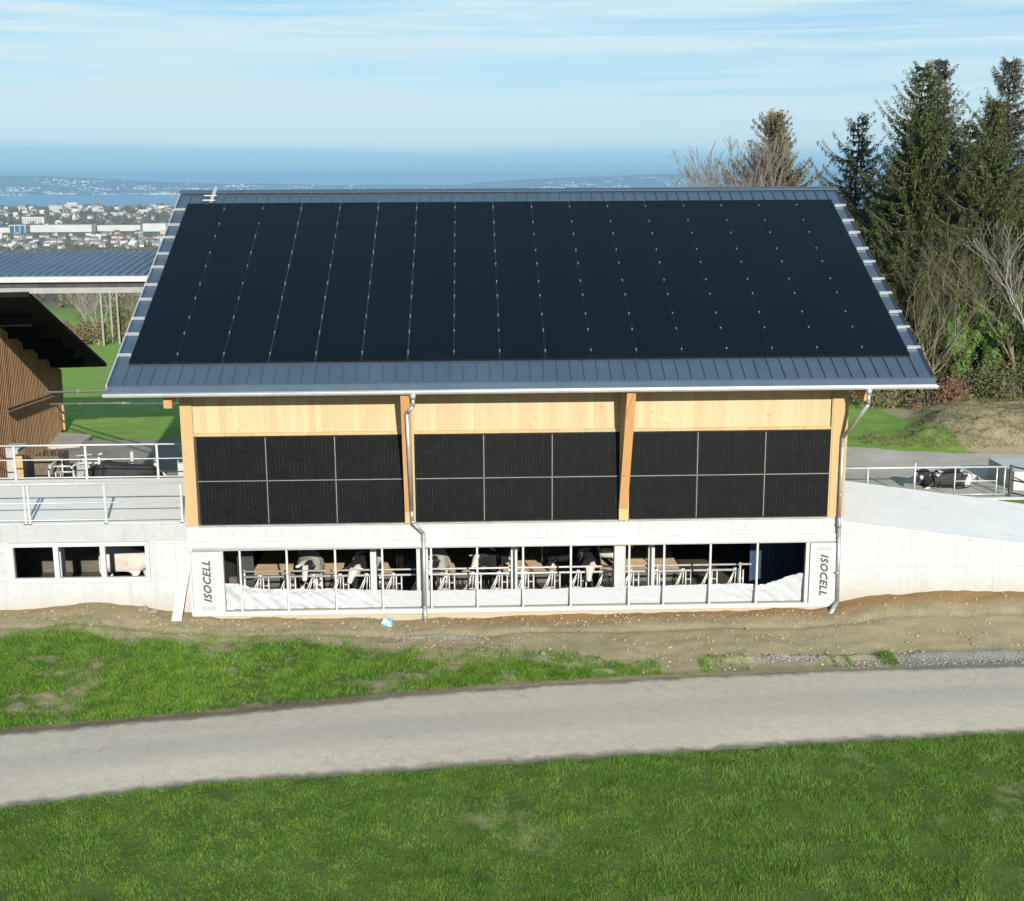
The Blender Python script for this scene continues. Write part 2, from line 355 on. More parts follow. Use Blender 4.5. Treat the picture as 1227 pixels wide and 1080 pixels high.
# ------------------------------------------------------------------ terrain
def interp(x, pts):
    if x <= pts[0][0]: return pts[0][1]
    for (a,b),(c,d) in zip(pts[:-1], pts[1:]):
        if x <= c: return b + (d-b)*(x-a)/(c-a)
    return pts[-1][1]
def sst(a, b, x):
    t = min(1, max(0, (x-a)/(b-a))); return t*t*(3-2*t)
FOOT = [(-12,-2.25),(-5.3,-2.26),(-4.05,-2.22),(-3.2,-2.12),(-2.1,-2.18),(-1.05,-2.36),(-.32,-2.44),(1.1,-2.52),(3.3,-2.57),(5.5,-2.64),(7.65,-2.59),(9.8,-2.57),(12,-2.54),(14.2,-2.53),(16,-2.51),(16.5,-2.46),(16.8,-2.38),(17.4,-2.26),(17.9,-2.2),(19.2,-2.17),(21.6,-2.2),(30,-2.3)]
FAR = [(-30,-13.5),(-12,-8.7),(-6,-7.15),(-2.99,-6.53),(-.52,-6.06),(2.06,-5.61),(5.66,-4.81),(8.49,-4.41),(11.41,-4.1),(15.38,-3.83),(19.93,-3.73),(30,-3.75),(60,-5)]
NEAR = [(-30,-17),(-12,-11.9),(-6,-10.7),(-1.82,-9.84),(-.11,-9.43),(1.82,-8.98),(5.81,-8.62),(8.27,-8.33),(10.79,-8.1),(14.26,-7.78),(18.33,-7.42),(30,-7.3),(60,-8.6)]
GD = [(-12,-1.6),(-4.8,-1.42),(-3.63,-1.25),(-1.65,-1.69),(-.05,-1.54),(1.38,-1.49),(2.84,-1.56),(4.53,-2.04),(5.97,-2.56),(7.98,-2.93),(9.51,-3.65),(11.02,-4.0),(13.9,-3.95),(15,-3.84),(17,-3.7),(60,-3.6)]
ZR = -2.70
def n3(x, y, s, o=0): return noise.noise(Vector((x*s+o, y*s-o, o*.37)))
def terrain(x, y):
    if y < .28:
        zf = interp(x, FOOT); fe = interp(x, FAR); ne = interp(x, NEAR)
        if y > fe:
            t = min(1, max(0, (y-fe)/(-fe)))
            z = ZR + .03 + (zf - ZR - .03)*sst(.05, 1, t)
            a = sst(0,.12,t)
            z += a*(.07*n3(x,y,.9,3) + .035*n3(x,y,3.1,9))
            # a tyre rut along the wall foot
            z -= .05*math.exp(-((y+1.15+.1*n3(x,0,.5))/.12)**2)*a
            if x > 12: z += .10*math.exp(-((y+3.15)/.16)**2)*sst(12,13.5,x)*(.6+n3(x,y,2))
        elif y > ne: z = ZR
        else:
            d = ne - y
            z = ZR + .05*sst(0,.25,d) + .07*n3(x,y,.6,5)*sst(0,1.5,d) + .06*n3(x,y,1.9,2)*sst(0,.5,d) - .02*d
            if y < -30: z -= 0
        return z
    if (-12 <= x <= 28 and y < 5.62) or (-.2 <= x <= 16.4 and y < 17.4): return -3.4
    k = sst(0,6,max(x-28, -12-x))
    if y < 5.62: return -2.3*(1-y/5.7)*1 + -1.1*(y/5.7)
    z = -1.12
    if y > 14:
        if y < 75: z = -1.12 - 1.9*sst(12, 75, y) - .35*sst(20,40,y)
        elif y < 1400: z = -3.37 - 85*sst(75,1400,y)**.9 - .02*0
        elif y < 2900: z = -88.4 - 7*sst(1400,2000,y)
        elif y < 3850: z = -95.4 + 29*sst(2900,3800,y)
        else: z = -66.4 - 150*sst(3850,5600,y)
        z += .12*n3(x,y,.25,4)*sst(14,20,y)*(1 if y<200 else 0)
    # earth mound to the right behind the yard
    if x > 19 and 11 < y < 24:
        h = .85*sst(22.2,25.6,x-.28*(y-13))*sst(12.0,15.2,y)*(1-sst(18,23,y))*(1 + .0*x)
        h += .22*math.exp(-((x-22.6)/1.8)**2-((y-14.5)/1.6)**2)
        z += h*(1+.45*n3(x,y,.9,8)) + .22*n3(x,y,2.4,6)*min(1,h*2)
    return z
def axis_coords(segs):
    out = []
    for a, b, s in segs:
        n = max(1, int(round((b-a)/s))); out += [a+(b-a)*i/n for i in range(n)]
    out.append(segs[-1][1]); return out
def geo(a, b, n):
    return [a*(b/a)**(i/n) for i in range(n)]
XS = [-v for v in reversed(geo(40, 30000, 40)[1:]+[30000])]
XS += axis_coords([(-40,-12.02,2.),(-12.02,-12,.02),(-12,-6,.5),(-6,-.2,.16),(-.2,16.4,.13),(16.4,22.5,.13),(22.5,28,.35),(28,28.02,.02),(28.02,60,1.3)]) + geo(62,30000,40) + [30000]
YS = [-v for v in reversed(geo(45, 30000, 18)[1:]+[30000])]
YS += axis_coords([(-45,-17,2.),(-17,-10,.22),(-10,.26,.09),(.26,.30,.04),(.30,5.60,1.2),(5.60,5.64,.04),(5.64,11.,.6),(11,18,.3),(18,40,.8),(40,90,3.)]) + geo(92,3850,46) + geo(3850,5700,12) + geo(5700,40000,12) + [40000]
nx, ny = len(XS), len(YS)
gv = [(x, y, (-230. if y > 5700 else terrain(x,y))) for y in YS for x in XS]
gf = [(j*nx+i, j*nx+i+1, (j+1)*nx+i+1, (j+1)*nx+i) for j in range(ny-1) for i in range(nx-1)]
gme = bpy.data.meshes.new('ground'); gme.from_pydata(gv, [], gf); gme.update()
cov = np.zeros((len(gv),4), np.float32); cov[:,3] = 1; farv = np.zeros(len(gv), np.float32)
for i, (x,y,z) in enumerate(gv):
    d = g = b = 0.
    if y < .3:
        fe = interp(x, FAR); ne = interp(x, NEAR); gd = interp(x, GD)
        if y > fe - .2:
            d = sst(-.9, .5, y-gd+.45*n3(x,y,.8,1))
            d = max(d, .9*(1-sst(.0,.38,y-fe)), .10+.42*sst(-.15,.6,n3(x,y,.7,11)+.6*n3(x,y,2.3,31)))
            g = sst(-1.0,-.25,y)*sst(5.5,8,x)*.9 + .5*sst(-.5,-.1,y)
            if 4.5 < x < 7.5: b = max(b, .9*math.exp(-((y+1.35)/.2)**2)*sst(4.5,5.3,x)*(1-sst(6.4,7.5,x)))
            if x > 15: b = max(b, .95*sst(15.5,17.5,x)*(1-sst(-3.15,-2.9,y)))
            if 10.5 < x: b = max(b, .8*math.exp(-((x-14.6)/.9)**2-((y+3.2)/.22)**2))
            if b > .3: d = max(d, b)
        elif y < ne: d = .9*(1-sst(.0,.10,ne-y)) + .40*sst(.15,.6,n3(x,y,.45,21))
        else: d = .9
    elif y < 30 and x > 20:
        d = sst(24.2,25.6,x+.8*n3(x,y,.5,3))*sst(11,12,y)*(1-sst(21,24,y))
        d = max(d, .34*sst(22.5,24,x)*sst(11,12,y)*(1-sst(16,18,y)))
    cov[i,:3] = (d, min(1,g), b)
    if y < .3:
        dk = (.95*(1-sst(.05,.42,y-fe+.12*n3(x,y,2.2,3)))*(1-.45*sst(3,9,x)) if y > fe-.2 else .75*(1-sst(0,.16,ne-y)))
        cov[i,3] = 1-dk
    if y > 70: farv[i] = sst(75,110,y)
    if y < -60 or abs(x) > 300: farv[i] = 1
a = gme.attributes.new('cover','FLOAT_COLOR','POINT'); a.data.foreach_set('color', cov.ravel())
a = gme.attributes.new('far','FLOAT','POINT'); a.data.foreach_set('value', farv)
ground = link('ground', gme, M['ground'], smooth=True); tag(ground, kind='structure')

# road
rv, rf, ac = [], [], []
xs = axis_coords([(-30,-6,.5),(-6,24,.12),(24,60,.6)])
K = 14
for i, x in enumerate(xs):
    y1 = interp(x, FAR) + .05*n3(x,0,1.3,2)+.05*n3(x,0,5.,7); y0 = interp(x, NEAR) + .05*n3(x,0,1.3,12)+.05*n3(x,0,6.,17)
    for k in range(K+1):
        t = k/K; yy = y0+(y1-y0)*t
        rv.append((x, yy, ZR+.012+.05*math.sin(math.pi*t))); ac.append(t)
for i in range(len(xs)-1):
    for k in range(K):
        p = i*(K+1)+k; rf.append((p, p+K+1, p+K+2, p+1))
rme = bpy.data.meshes.new('road'); rme.from_pydata(rv, [], rf)
a = rme.attributes.new('across','FLOAT','POINT'); a.data.foreach_set('value', ac)
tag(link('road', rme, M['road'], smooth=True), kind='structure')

# farm yards
def flat_sheet(name, pts, z, mat):
    m = MB(); m.quad(*[(x,y,z) for x,y in pts]); return tag(m.build(name, mat), kind='structure')
m = MB(); m.prism([(-26,5.66),(-.37,5.66),(-.37,16.1),(-3,16.3),(-26,16.6)], 'z', -1.35, -1.05)
tag(m.build('farmyard', M['yard_dark']), kind='structure')
m = MB(); m.prism([(16.62,5.86),(45,5.86),(45,11.0),(34,11.2),(29,11.5),(26.4,11.8),(24,12.2),(22.3,12.9),(20.8,13.5),(16.62,13.8)], 'z', -1.35, -1.05)
tag(m.build('yard', M['yard']), kind='structure')

# lake and far shore
m = MB(); m.quad((-40000,4700,-200),(40000,4700,-200),(40000,24000,-200),(-40000,24000,-200))
lm, nt, p = nodes('lake_water'); p.inputs['Base Color'].default_value=(.05,.16,.30,1); p.inputs['Roughness'].default_value=.35
tag(m.build('lake', lm), kind='structure')
HILL = [(-26000,120),(-12000,150),(-7804,100),(-6979,95),(-6150,50),(-5050,-20),(-2265,-78),(-158,-85),(1112,9),(1961,32),(3380,66),(4090,76),(6233,80),(12000,140),(26000,160)]
hv, hf = [], []
hx = [-26000+52000*i/260 for i in range(261)]
for x in hx:
    h = interp(x, HILL) + 14*noise.noise(Vector((x*.0011,3,0))) + 5*noise.noise(Vector((x*.004,1,0)))
    for t, yy in ((0,19800),(.12,20400),(.5,21200),(1,22000),(.6,24500)):
        hv.append((x, yy, -201+(h+201)*t))
for i in range(len(hx)-1):
    for k in range(4):
        p_ = i*5+k; hf.append((p_, p_+5, p_+6, p_+1))
hme = bpy.data.meshes.new('hills'); hme.from_pydata(hv, [], hf)
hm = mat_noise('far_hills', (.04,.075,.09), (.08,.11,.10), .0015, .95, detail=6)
tag(link('hills', hme, hm, smooth=True), kind='structure')
# pale speckle of towns on the far shore
m = MB()
for k in range(5200):
    x = random.choice([random.uniform(-8500,-1500), random.uniform(-7500,-2500), random.uniform(1200,4400), random.uniform(-9000,7000)])
    t = random.random()**1.3; yy = 19830+2000*t
    dens = noise.noise(Vector((x*.0016, yy*.0022, 0))) + .5*noise.noise(Vector((x*.006, yy*.006, 4)))
    if dens < .02+random.random()*.15: continue
    if yy < 20400: hh = .12*(yy-19800)/600
    elif yy < 21200: hh = .12+.38*(yy-20400)/800
    else: hh = .5+.5*(yy-21200)/800
    w = random.uniform(10,34); h = random.uniform(3,8)
    z0 = -201+(interp(x,HILL)+201)*hh
    m.box(x, x+w, yy-12, yy, z0-8, z0+h)
tag(m.build('far_shore_town', mat_noise('far_town_walls', (.50,.49,.46), (.75,.74,.7), .004, .9)), kind='stuff')

# ------------------------------------------------------------------ town beyond
HW = [mat_noise('house_white', (.36,.355,.34), (.42,.415,.40), .05, .9), mat_noise('house_cream', (.34,.31,.25), (.39,.36,.30), .05, .9), mat_noise('house_grey', (.24,.24,.24), (.30,.30,.30), .05, .9)]
HR = [mat_noise('roof_brown', (.10,.07,.055), (.16,.11,.09), .05, .9), mat_noise('roof_grey', (.12,.12,.125), (.2,.2,.2), .05, .9), mat_noise('roof_pale', (.42,.42,.42), (.55,.55,.55), .05, .9)]
WIN = mat_noise('window_dark', (.03,.04,.05), (.05,.06,.07), .2, .4)
def house_proto(w, d, h, r, wall, roof, flat=False):
    e = bpy.data.objects.new('town_house', None); C.objects.link(e)
    m = MB()
    if flat: m.box(-w/2,w/2,-d/2,d/2,-3,h)
    else: m.prism([(-d/2,-3),(d/2,-3),(d/2,h),(0,h+r),(-d/2,h)], 'x', -w/2, w/2)
    m.build('wall', wall, e)
    m = MB()
    if flat: m.box(-w/2-.3,w/2+.3,-d/2-.3,d/2+.3,h+.01,h+.5)
    else: m.prism([(-d/2-.6,h-.35),(0,h+r+.15),(d/2+.6,h-.35),(d/2+.6,h+.1),(0,h+r+.6),(-d/2-.6,h+.1)], 'x', -w/2-.5, w/2+.5)
    m.build('roof', roof, e)
    return e
PROTO = []
kinds = [('white','brown'),('cream','brown'),('white','grey'),('grey','grey'),('white','pale'),('cream','grey')]
for ki, (w_, r_) in enumerate(kinds):
    W_ = HW[['white','cream','grey'].index(w_)]; R_ = HR[['brown','grey','pale'].index(r_)]
    for (w,d,h,r,fl) in ((13,10,5.5,3.2,False),(10,12,6,3.5,False)):
        PROTO.append((house_proto(w,d,h,r,W_,R_,fl), w_, r_, 'gabled house'))
for ki,(w_,r_) in enumerate((('white','pale'),('cream','grey'),('white','grey'))):
    W_ = HW[['white','cream','grey'].index(w_)]; R_ = HR[['brown','grey','pale'].index(r_)]
    PROTO.append((house_proto(22,12,11,0,W_,R_,True), w_, r_, 'flat-roofed apartment block'))
used = set()
def town(x, y, pi, sc=1., rz=0., label=None, name='town_house'):
    pr, w_, r_, kd = PROTO[pi]
    if pi not in used: o = pr; used.add(pi)
    else: o = copy_tree(pr)
    o.name = name
    o.location = (x, y, terrain(x,y)); o.scale = (sc,)*3; o.rotation_euler = (0,0,rz)
    z = 'on the hillside crest by the lake' if y > 3300 else ('on the wooded slope' if y > 2850 else 'before the long white halls')
    tag(o, label or f'{w_} {kd} with {r_} roof {z}', 'house', f'{w_} {kd}s with {r_} roofs {z}')
    return o
def xat(ang, y): return 7 + math.tan(R(ang))*(y+32)
cnt = 0
placed = []
def place(y0, y1, n, flatp, smin, smax):
    global cnt
    k = 0; tries = 0
    while k < n and tries < 4000:
        tries += 1
        y = random.uniform(y0,y1); an = random.uniform(-21.5,-11.0) if random.random()<.93 else random.uniform(-26,-6); x = xat(an, y)
        if any((x-a)**2+((y-b)*.35)**2 < 11**2 for a,b in placed): continue
        placed.append((x,y))
        pi = random.choice(range(12,15)) if random.random()<flatp else random.choice([0,1,0,1,2,3,4,5,6,7,8,9,10,11])
        town(x, y, pi, random.uniform(smin,smax), random.uniform(-.5,.5)); k += 1; cnt += 1
place(2000,2560,120,.05,.6,.98)
place(2950,3250,22,.08,.7,1.1)
place(3250,3800,125,.10,.75,1.3)
# long industrial halls
def hall(x0, x1, y, h, label, mat=HW[0]):
    z = terrain((x0+x1)/2, y)
    e = empty('industrial_hall', ((x0+x1)/2, y, z), label, 'hall')
    part('wall', mat, e, (x0,x1,y,y+30,z-3,z+h)); part('roof', HR[2], e, (x0-.5,x1+.5,y-.5,y+30.5,z+h+.01,z+h+.8))
hall(-909,-782,2700,13.5,'long white industrial hall at the foot of the wooded hillside')
hall(-780,-690,2735,11,'lower white hall right of the longest white hall')
hall(-676,-628,2700,15,'tall white ribbed hall nearest the new barn roof in view')
hall(-985,-930,2690,9,'low white hall at the left edge of the town view')
e = empty('glass_pavilion', (-925,2660,terrain(-925,2660)), 'blue glazed building with pale frame beside the long white hall', 'building')
zz = e.location.z
part('glass', mat_noise('blue_glazing',(.03,.075,.13),(.05,.11,.18),.1,.2), e, (-938,-905,2660,2675,zz,zz+15))
m = MB()
for k in range(4): m.box(-938+k*10.6,-937+k*10.6,2658.5,2659.9,zz,zz+15.5)
m.box(-938,-904,2658.5,2659.9,zz+15.5,zz+16.5); wbuild(m,'frame',HR[2],e)
def block(x, y, w, h, label, dz=0):
    z = terrain(x,y)+dz
    e = empty('apartment_block', (x,y,z), label, 'building')
    part('wall', HW[0], e, (x-w/2,x+w/2,y,y+14,z-4,z+h)); part('roof', HR[1], e, (x-w/2-.4,x+w/2+.4,y-.4,y+14.4,z+h+.01,z+h+.7))
    for s_ in range(int(h/4.5)):
        for i in range(int(w/6)): part('window', WIN, e, (x-w/2+1.3+i*6, x-w/2+4.3+i*6, y-.06, y+.1, z+1.5+s_*4.5, z+3.6+s_*4.5))
block(-1105,3500,36,19,'big white block standing on the crest near the lake')
block(-1118,3690,30,17,'white block with slanting top line right of the big white block')
block(-1035,3100,52,17,'wide white block halfway up the wooded slope')
block(-870,3600,20,14,'white block on the crest straight above the ribbed hall')
block(-700,3760,18,15,'pale block beside the pointed grey roof')
# distant wood as mass
def clump_cloud(name, pts, mat, label=None):
    m = MB()
    for (x,y,z,rx,rz_,n) in pts:
        for k in range(n):
            u = RNG.normal(size=3); u /= np.linalg.norm(u); r = RNG.random()**.4
            c = Vector((x+u[0]*rx*r, y+u[1]*rx*r, z+rz_*(1+u[2]*r)))
            s = rx*(random.uniform(.25,.5) if n<30 else random.uniform(.05,.14))
            a = Vector(RNG.normal(size=3)).normalized(); b = a.orthogonal().normalized()
            m.quad(c-a*s, c+b*s*.6, c+a*s, c-b*s*.6)
    return m.build(name, mat)
pts = []
for k in range(1500):
    y = random.choice([random.uniform(2850,3550), random.uniform(2600,3850), random.uniform(1900,2700)]); an = random.uniform(-25,-7); x = xat(an,y)
    if y > 2850 and random.random() < .35 and n3(x,y,.004) < 0: continue
    if 2560 < y < 2760: continue
    s = random.uniform(4,10) if y>2800 else random.uniform(3,6)
    pts.append((x,y,terrain(x,y)-1,s,s*.75,16))
tag(clump_cloud('wooded_hillside', pts, M['farwood']), kind='stuff')

# ------------------------------------------------------------------ the barn
barn = empty('barn', (8,0,-2.4), 'new solar-clad cattle barn with black panel roof, timber front and white concrete basement', 'barn')
X0, X1 = -.35, 16.55
SL = .4767; ca = math.cos(math.atan(SL)); sa = math.sin(math.atan(SL))
def zs(y): return 4.19 - .072 + SL*(y+.051)          # roof sheet plane
YE, YR = -.87, 8.60; YB = 2*YR-YE
RX0, RX1 = -1.87, 18.38
ZRG = zs(YR)
# basement shell
cb = MB()
cb.box(X0, X1, -.001, .35, -.47, -.02)                 # band over the opening
cb.box(X0, .45, .0, .35, -3.4, -.47); cb.box(15.7, X1, .0, .35, -3.4, -.47)
o = wbuild(cb, 'concrete_band', M['concrete'], barn)
part('plinth', M['plinth'], barn, (.45,15.7,.0,.35,-3.4,-2.36))
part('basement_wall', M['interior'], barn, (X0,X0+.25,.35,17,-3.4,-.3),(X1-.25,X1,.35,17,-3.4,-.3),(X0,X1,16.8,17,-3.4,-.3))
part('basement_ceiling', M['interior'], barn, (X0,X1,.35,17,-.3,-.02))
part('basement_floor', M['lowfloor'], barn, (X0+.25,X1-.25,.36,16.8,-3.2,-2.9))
# bay pillars at the opening
for x in (5.62, 10.79): part('pillar', M['concrete'], barn, (x-.15,x+.15,.20,.48,-2.36,-.475))
# timber storey
ZT = 3.9
part('cladding', M['cladding'], barn, (X0+.22,X1-.22,.03,.12,2.38,ZT))
part('rear_wall', M['cladding'], barn, (X0,X1,17.1,17.2,-.02,zs(YR)-SL*(17.2-YR)-.2))
for s, x in ((-1,X0),(1,X1)):
    m = MB(); xx = x if s < 0 else x-.1
    m.prism([(.12,-.02),(17.1,-.02),(17.1,3.85),(YR,ZRG-.30),(.12,zs(.12)-.25)], 'x', xx, xx+.1)
    wbuild(m, 'gable_wall', M['cladding'], barn)
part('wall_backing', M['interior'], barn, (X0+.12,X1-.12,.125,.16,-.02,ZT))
for xa, xb in ((X0,X0+.30),(X1-.42,X1)): part('corner_post', M['post_wood'], barn, (xa,xb,-.05,.12,-.02,ZT))
for xc in (5.36, 10.84): part('wall_post', M['post_wood'], barn, (xc-.125,xc+.125,-.04,.12,-.02,ZT))
# timber returns framing the panels
part('window_trim', M['post_wood'], barn, (X0+.30,5.235,-.02,.12,2.30,2.38),(5.485,10.715,-.02,.12,2.30,2.38),(10.965,X1-.42,-.02,.12,2.30,2.38))
part('sill_flashing', M['zinc'], barn, (X0+.30,5.235,-.09,.12,-.035,-.005),(5.485,10.715,-.09,.12,-.035,-.005),(10.965,X1-.42,-.09,.12,-.035,-.005))
# fin braces and rafter tails
def zsof(y): return zs(y)-.20
for xc in (5.36, 10.84):
    m = MB(); m.prism([(-.045,.32),(-.17,.32),(-1.0,zsof(-1.0)-.02),(-.74,zsof(-.74)-.02),(-.045,.95)], 'x', xc-.11, xc+.11)
    m.v = [(a+(.07 if xc>9 else .0)*(c-.3)/3.2-.03, b, c) for a,b,c in m.v]
    wbuild(m, 'brace', M['beam'], barn)
    part('brace_foot', M['post_wood'], barn, (xc-.14,xc+.08,-.17,-.045,-.0,.315))
for xc in (X0-.12, 5.36, 10.84, X1-.1+.28):
    m = MB(); m.prism([(.10,zsof(.10)-.02),(-.76,zsof(-.76)-.02),(-.76,zsof(-.76)-.42),(.10,zsof(.1)-.60)], 'x', xc-.10-(.004 if 0<xc<16 else 0), xc+.10+(.004 if 0<xc<16 else 0))
    if xc in (5.36,10.84): continue
    wbuild(m, 'rafter_tail', M['beam'], barn)
# roof
m = MB(); m.prism([(YE+.02,zs(YE+.02)-.03),(YR,ZRG-.03),(YB-.02,zs(YE+.02)-.03),(YB-.02,zs(YE+.02)-.2),(YR,ZRG-.2),(YE+.02,zs(YE+.02)-.2)], 'x', RX0+.04, RX1-.04)
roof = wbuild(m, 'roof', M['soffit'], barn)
m = MB()
m.prism([(YE,zs(YE)),(YR,ZRG),(YB,zs(YE)),(YB,zs(YE)-.028),(YR,ZRG-.028),(YE,zs(YE)-.028)], 'x', RX0, RX1)
ns = 61
for i in range(ns+1):
    x = RX0+.02 + (RX1-RX0-.04)*i/ns
    for (ya,yb) in ((YE,YR),(YB,YR)):
        za, zb = zs(YE), ZRG
        m.hexa([(x-.014,ya,za),(x+.014,ya,za),(x+.014,yb,zb),(x-.014,yb,zb),(x-.008,ya,za+.042),(x+.008,ya,za+.042),(x+.008,yb,zb+.042),(x-.008,yb,zb+.042)])
wbuild(m, 'roof_sheet', M['roof_sheet'], roof)
m = MB(); m.prism([(YR-.15,zs(YR-.15)+.045),(YR,ZRG+.05),(YR+.15,zs(YR-.15)+.045),(YR+.15,zs(YR-.15)+.06),(YR,ZRG+.075),(YR-.15,zs(YR-.15)+.06)], 'x', RX0-.05, RX1+.05)
wbuild(m, 'ridge_cap', M['roof_sheet'], roof)
for xa in (RX0-.035, RX1+.005):
    m = MB(); m.prism([(YE,zs(YE)+.05),(YR,ZRG+.05),(YB,zs(YE)+.05),(YB,zs(YE)-.2),(YR,ZRG-.2),(YE,zs(YE)-.2)], 'x', xa, xa+.03)
    wbuild(m, 'verge_trim', M['alu'] if xa < 0 else M['dark_steel'], roof)
# eave flashing and gutter
m = MB(); m.prism([(YE-.002,zs(YE)+.004),(YE-.06,zs(YE)-.03),(YE-.19,3.60),(YE-.205,3.535),(YE-.195,3.53),(YE-.178,3.595),(YE-.045,zs(YE)-.055),(YE-.002,zs(YE)-.02)], 'x', RX0, RX1+.03)
wbuild(m, 'eave_flashing', mat_noise('flashing_blue',(.075,.10,.13),(.095,.125,.155),2,.4,metal=.2), roof)
gc = (YE-.215, 3.565); gr = .075
m = MB(); poly = [(gc[0]+gr*math.cos(t), gc[1]+gr*math.sin(t)) for t in [math.pi+math.pi*k/10 for k in range(11)]]
poly += [(gc[0]+(gr-.008)*math.cos(t), gc[1]+(gr-.008)*math.sin(t)) for t in [2*math.pi-math.pi*k/10 for k in range(11)]]
m.prism(poly, 'x', RX0-.05, RX1+.04)
m.tube((RX0-.05,gc[0]-gr,gc[1]+.004),(RX1+.04,gc[0]-gr,gc[1]+.004),.014,n=8)
for xe in (RX0-.05, RX1+.04): m.prism(poly[:11], 'x', xe-.002, xe+.002)
wbuild(m, 'gutter', mat_noise('bright_zinc',(.5,.5,.5),(.6,.6,.6),3,.35,metal=.45), barn)
# downpipes
GY = gc[0]
m = MB(); m.tube((5.53,GY,3.50),(5.53,GY,3.36),.09,.055,10); m.path([(5.53,GY,3.4),(5.53,GY,3.2),(5.37,-.99,3.02)],.05,10)
m.path([(5.37,-.99,3.03),(5.40,-.26,.36),(5.41,-.25,.10),(5.44,-.24,.02),(5.68,-.12,-.28),(5.68,-.12,-2.3)],.048,10); m.tube((5.68,-.12,-2.28),(5.68,-.12,-2.72),.06,n=10)
for z in (-.45,-2.25): m.tube((5.68,-.12,z-.02),(5.68,-.12,z+.02),.062,n=10)
wbuild(m, 'downpipe', M['zinc'], barn, True)
m = MB(); m.tube((16.72,GY,3.5),(16.72,GY,3.36),.09,.055,10); m.path([(16.72,GY,3.4),(16.72,GY,3.12),(16.42,-.12,2.1),(16.42,-.12,.0),(16.44,-.12,-.3),(16.48,-.12,-2.3)],.05,10)
m.path([(16.48,-.12,-2.3),(16.2,-.45,-2.55)],.06,10)
for z in (1.9,.6,-.2,-1.5): m.tube((16.43,-.12,z-.02),(16.43,-.12,z+.02),.065,n=10)
wbuild(m, 'downpipe', M['zinc'], barn, True)
# roof access ladder by the ridge
m = MB()
def rp(x, y, h=0): return (x, y-h*sa, zs(y)+h*ca)
m.bar(rp(-.83,YR-.75,.10), rp(-.83,YR+.12,.10),.10,.05); 
for yy in (YR-.70, YR-.42): m.tube(rp(-1.10,yy,.12), rp(-.72,yy,.12), .022)
wbuild(m, 'roof_hook_ladder', M['alu'], roof)

# roof solar panels: 17 x 5, rails, clamps
PW, PH = 1.154, 1.742; PX0 = -1.55; PY0 = -.051; PZ0 = 4.19
def pp(x, s, h=0):                          # s metres up the slope from panel foot, h above glass
    return (x, PY0+s*ca-h*sa, PZ0+s*sa+h*ca)
pm = MB(); w, l, t = 1.134, 1.722, .035
rot = Matrix.Rotation(math.atan(SL), 3, 'X')
def rbox(x0,x1,s0,s1,h0,h1):
    pts = [(x0,s0,h0),(x1,s0,h0),(x1,s1,h0),(x0,s1,h0),(x0,s0,h1),(x1,s0,h1),(x1,s1,h1),(x0,s1,h1)]
    return [tuple(rot @ Vector(q)) for q in pts]
pm.hexa(rbox(0,w,0,l,-t,-.004))
pme = pm.build('tmp', M['pv_frame']).data; bpy.data.objects.remove(bpy.data.objects['tmp'])
gm_ = MB(); gm_.hexa(rbox(.011,w-.011,.011,l-.011,-.0045,0)); glass_me = gm_.build('tmp', M['pv_roof']).data; bpy.data.objects.remove(bpy.data.objects['tmp'])
DA0 = mat_noise('clamp_metal',(.25,.26,.27),(.32,.33,.34),4,.5,metal=.4)
cm = MB(); cm.hexa(rbox(-.013,.013,-.028,.028,-.003,.010)); clamp_me = cm.build('tmp', DA0).data; bpy.data.objects.remove(bpy.data.objects['tmp'])
BL = Vector(barn.location)
CL = [.36/ca, 1.24/ca]
for r in range(5):
    for c in range(17):
        jx, js = random.uniform(-.003,.003), random.uniform(-.003,.003)
        loc = Vector(pp(PX0+c*PW+.01+jx, r*PH+.01+js)) - BL
        o = link('solar_panel', pme, None, barn, loc=loc)
        g = link('glass', glass_me, None, o, loc=(0,0,0))
        if c < 16:
            for s_ in CL:
                q = rot @ Vector((PW-.01, s_-.01, 0))
                link('clamp', clamp_me, None, o, loc=q)
for r in range(5):
    for s_ in CL:
        m = MB(); y = r*PH+s_
        a = pp(RX0+.0, y, -.05); b = pp(RX1+.0, y, -.05)
        m.bar((a[0]-.02,a[1],a[2]), (b[0]+.04,b[1],b[2]), .04, .026, up=(0,-sa,ca))
        # bright end pieces that show past the panels
        for xe in (RX0+.15, RX1-.12):
            q = pp(xe, y, -.022); m.bar((q[0]-.17,q[1],q[2]),(q[0]+.17,q[1],q[2]),.075,.05,up=(0,-sa,ca))
        wbuild(m, 'mounting_rail', M['alu'], barn)

# facade panels: 3 bays of 3 x 2
FM = 1.742
fp = MB(); fp.box(-.861,.861,-.035,-.003,-.567,.567); fpm = fp.build('tmp', M['pv_frame']).data; bpy.data.objects.remove(bpy.data.objects['tmp'])
fg = MB(); fg.box(-.85,.85,-.038,-.034,-.556,.556); fgm = fg.build('tmp', M['pv_wall']).data; bpy.data.objects.remove(bpy.data.objects['tmp'])
DA = mat_noise('dull_alu',(.17,.17,.16),(.24,.24,.23),4,.5,metal=.3)
for bx in (0, 5.507, 10.973):
    for c in range(3):
        for r in range(2):
            o = link('facade_panel', fpm, None, barn, loc=Vector((bx+c*FM+.871, 0, r*1.154+.567))-BL)
            link('glass', fgm, None, o, loc=(0,0,0))
    part('panel_rail', DA, barn, (bx,bx+3*FM,-.052,-.040,1.137,1.153))
    for c in (1,2): part('panel_rail', DA, barn, (bx+c*FM-.008,bx+c*FM+.008,-.0475,-.040,.03,1.125),(bx+c*FM-.008,bx+c*FM+.008,-.0475,-.040,1.165,2.26))

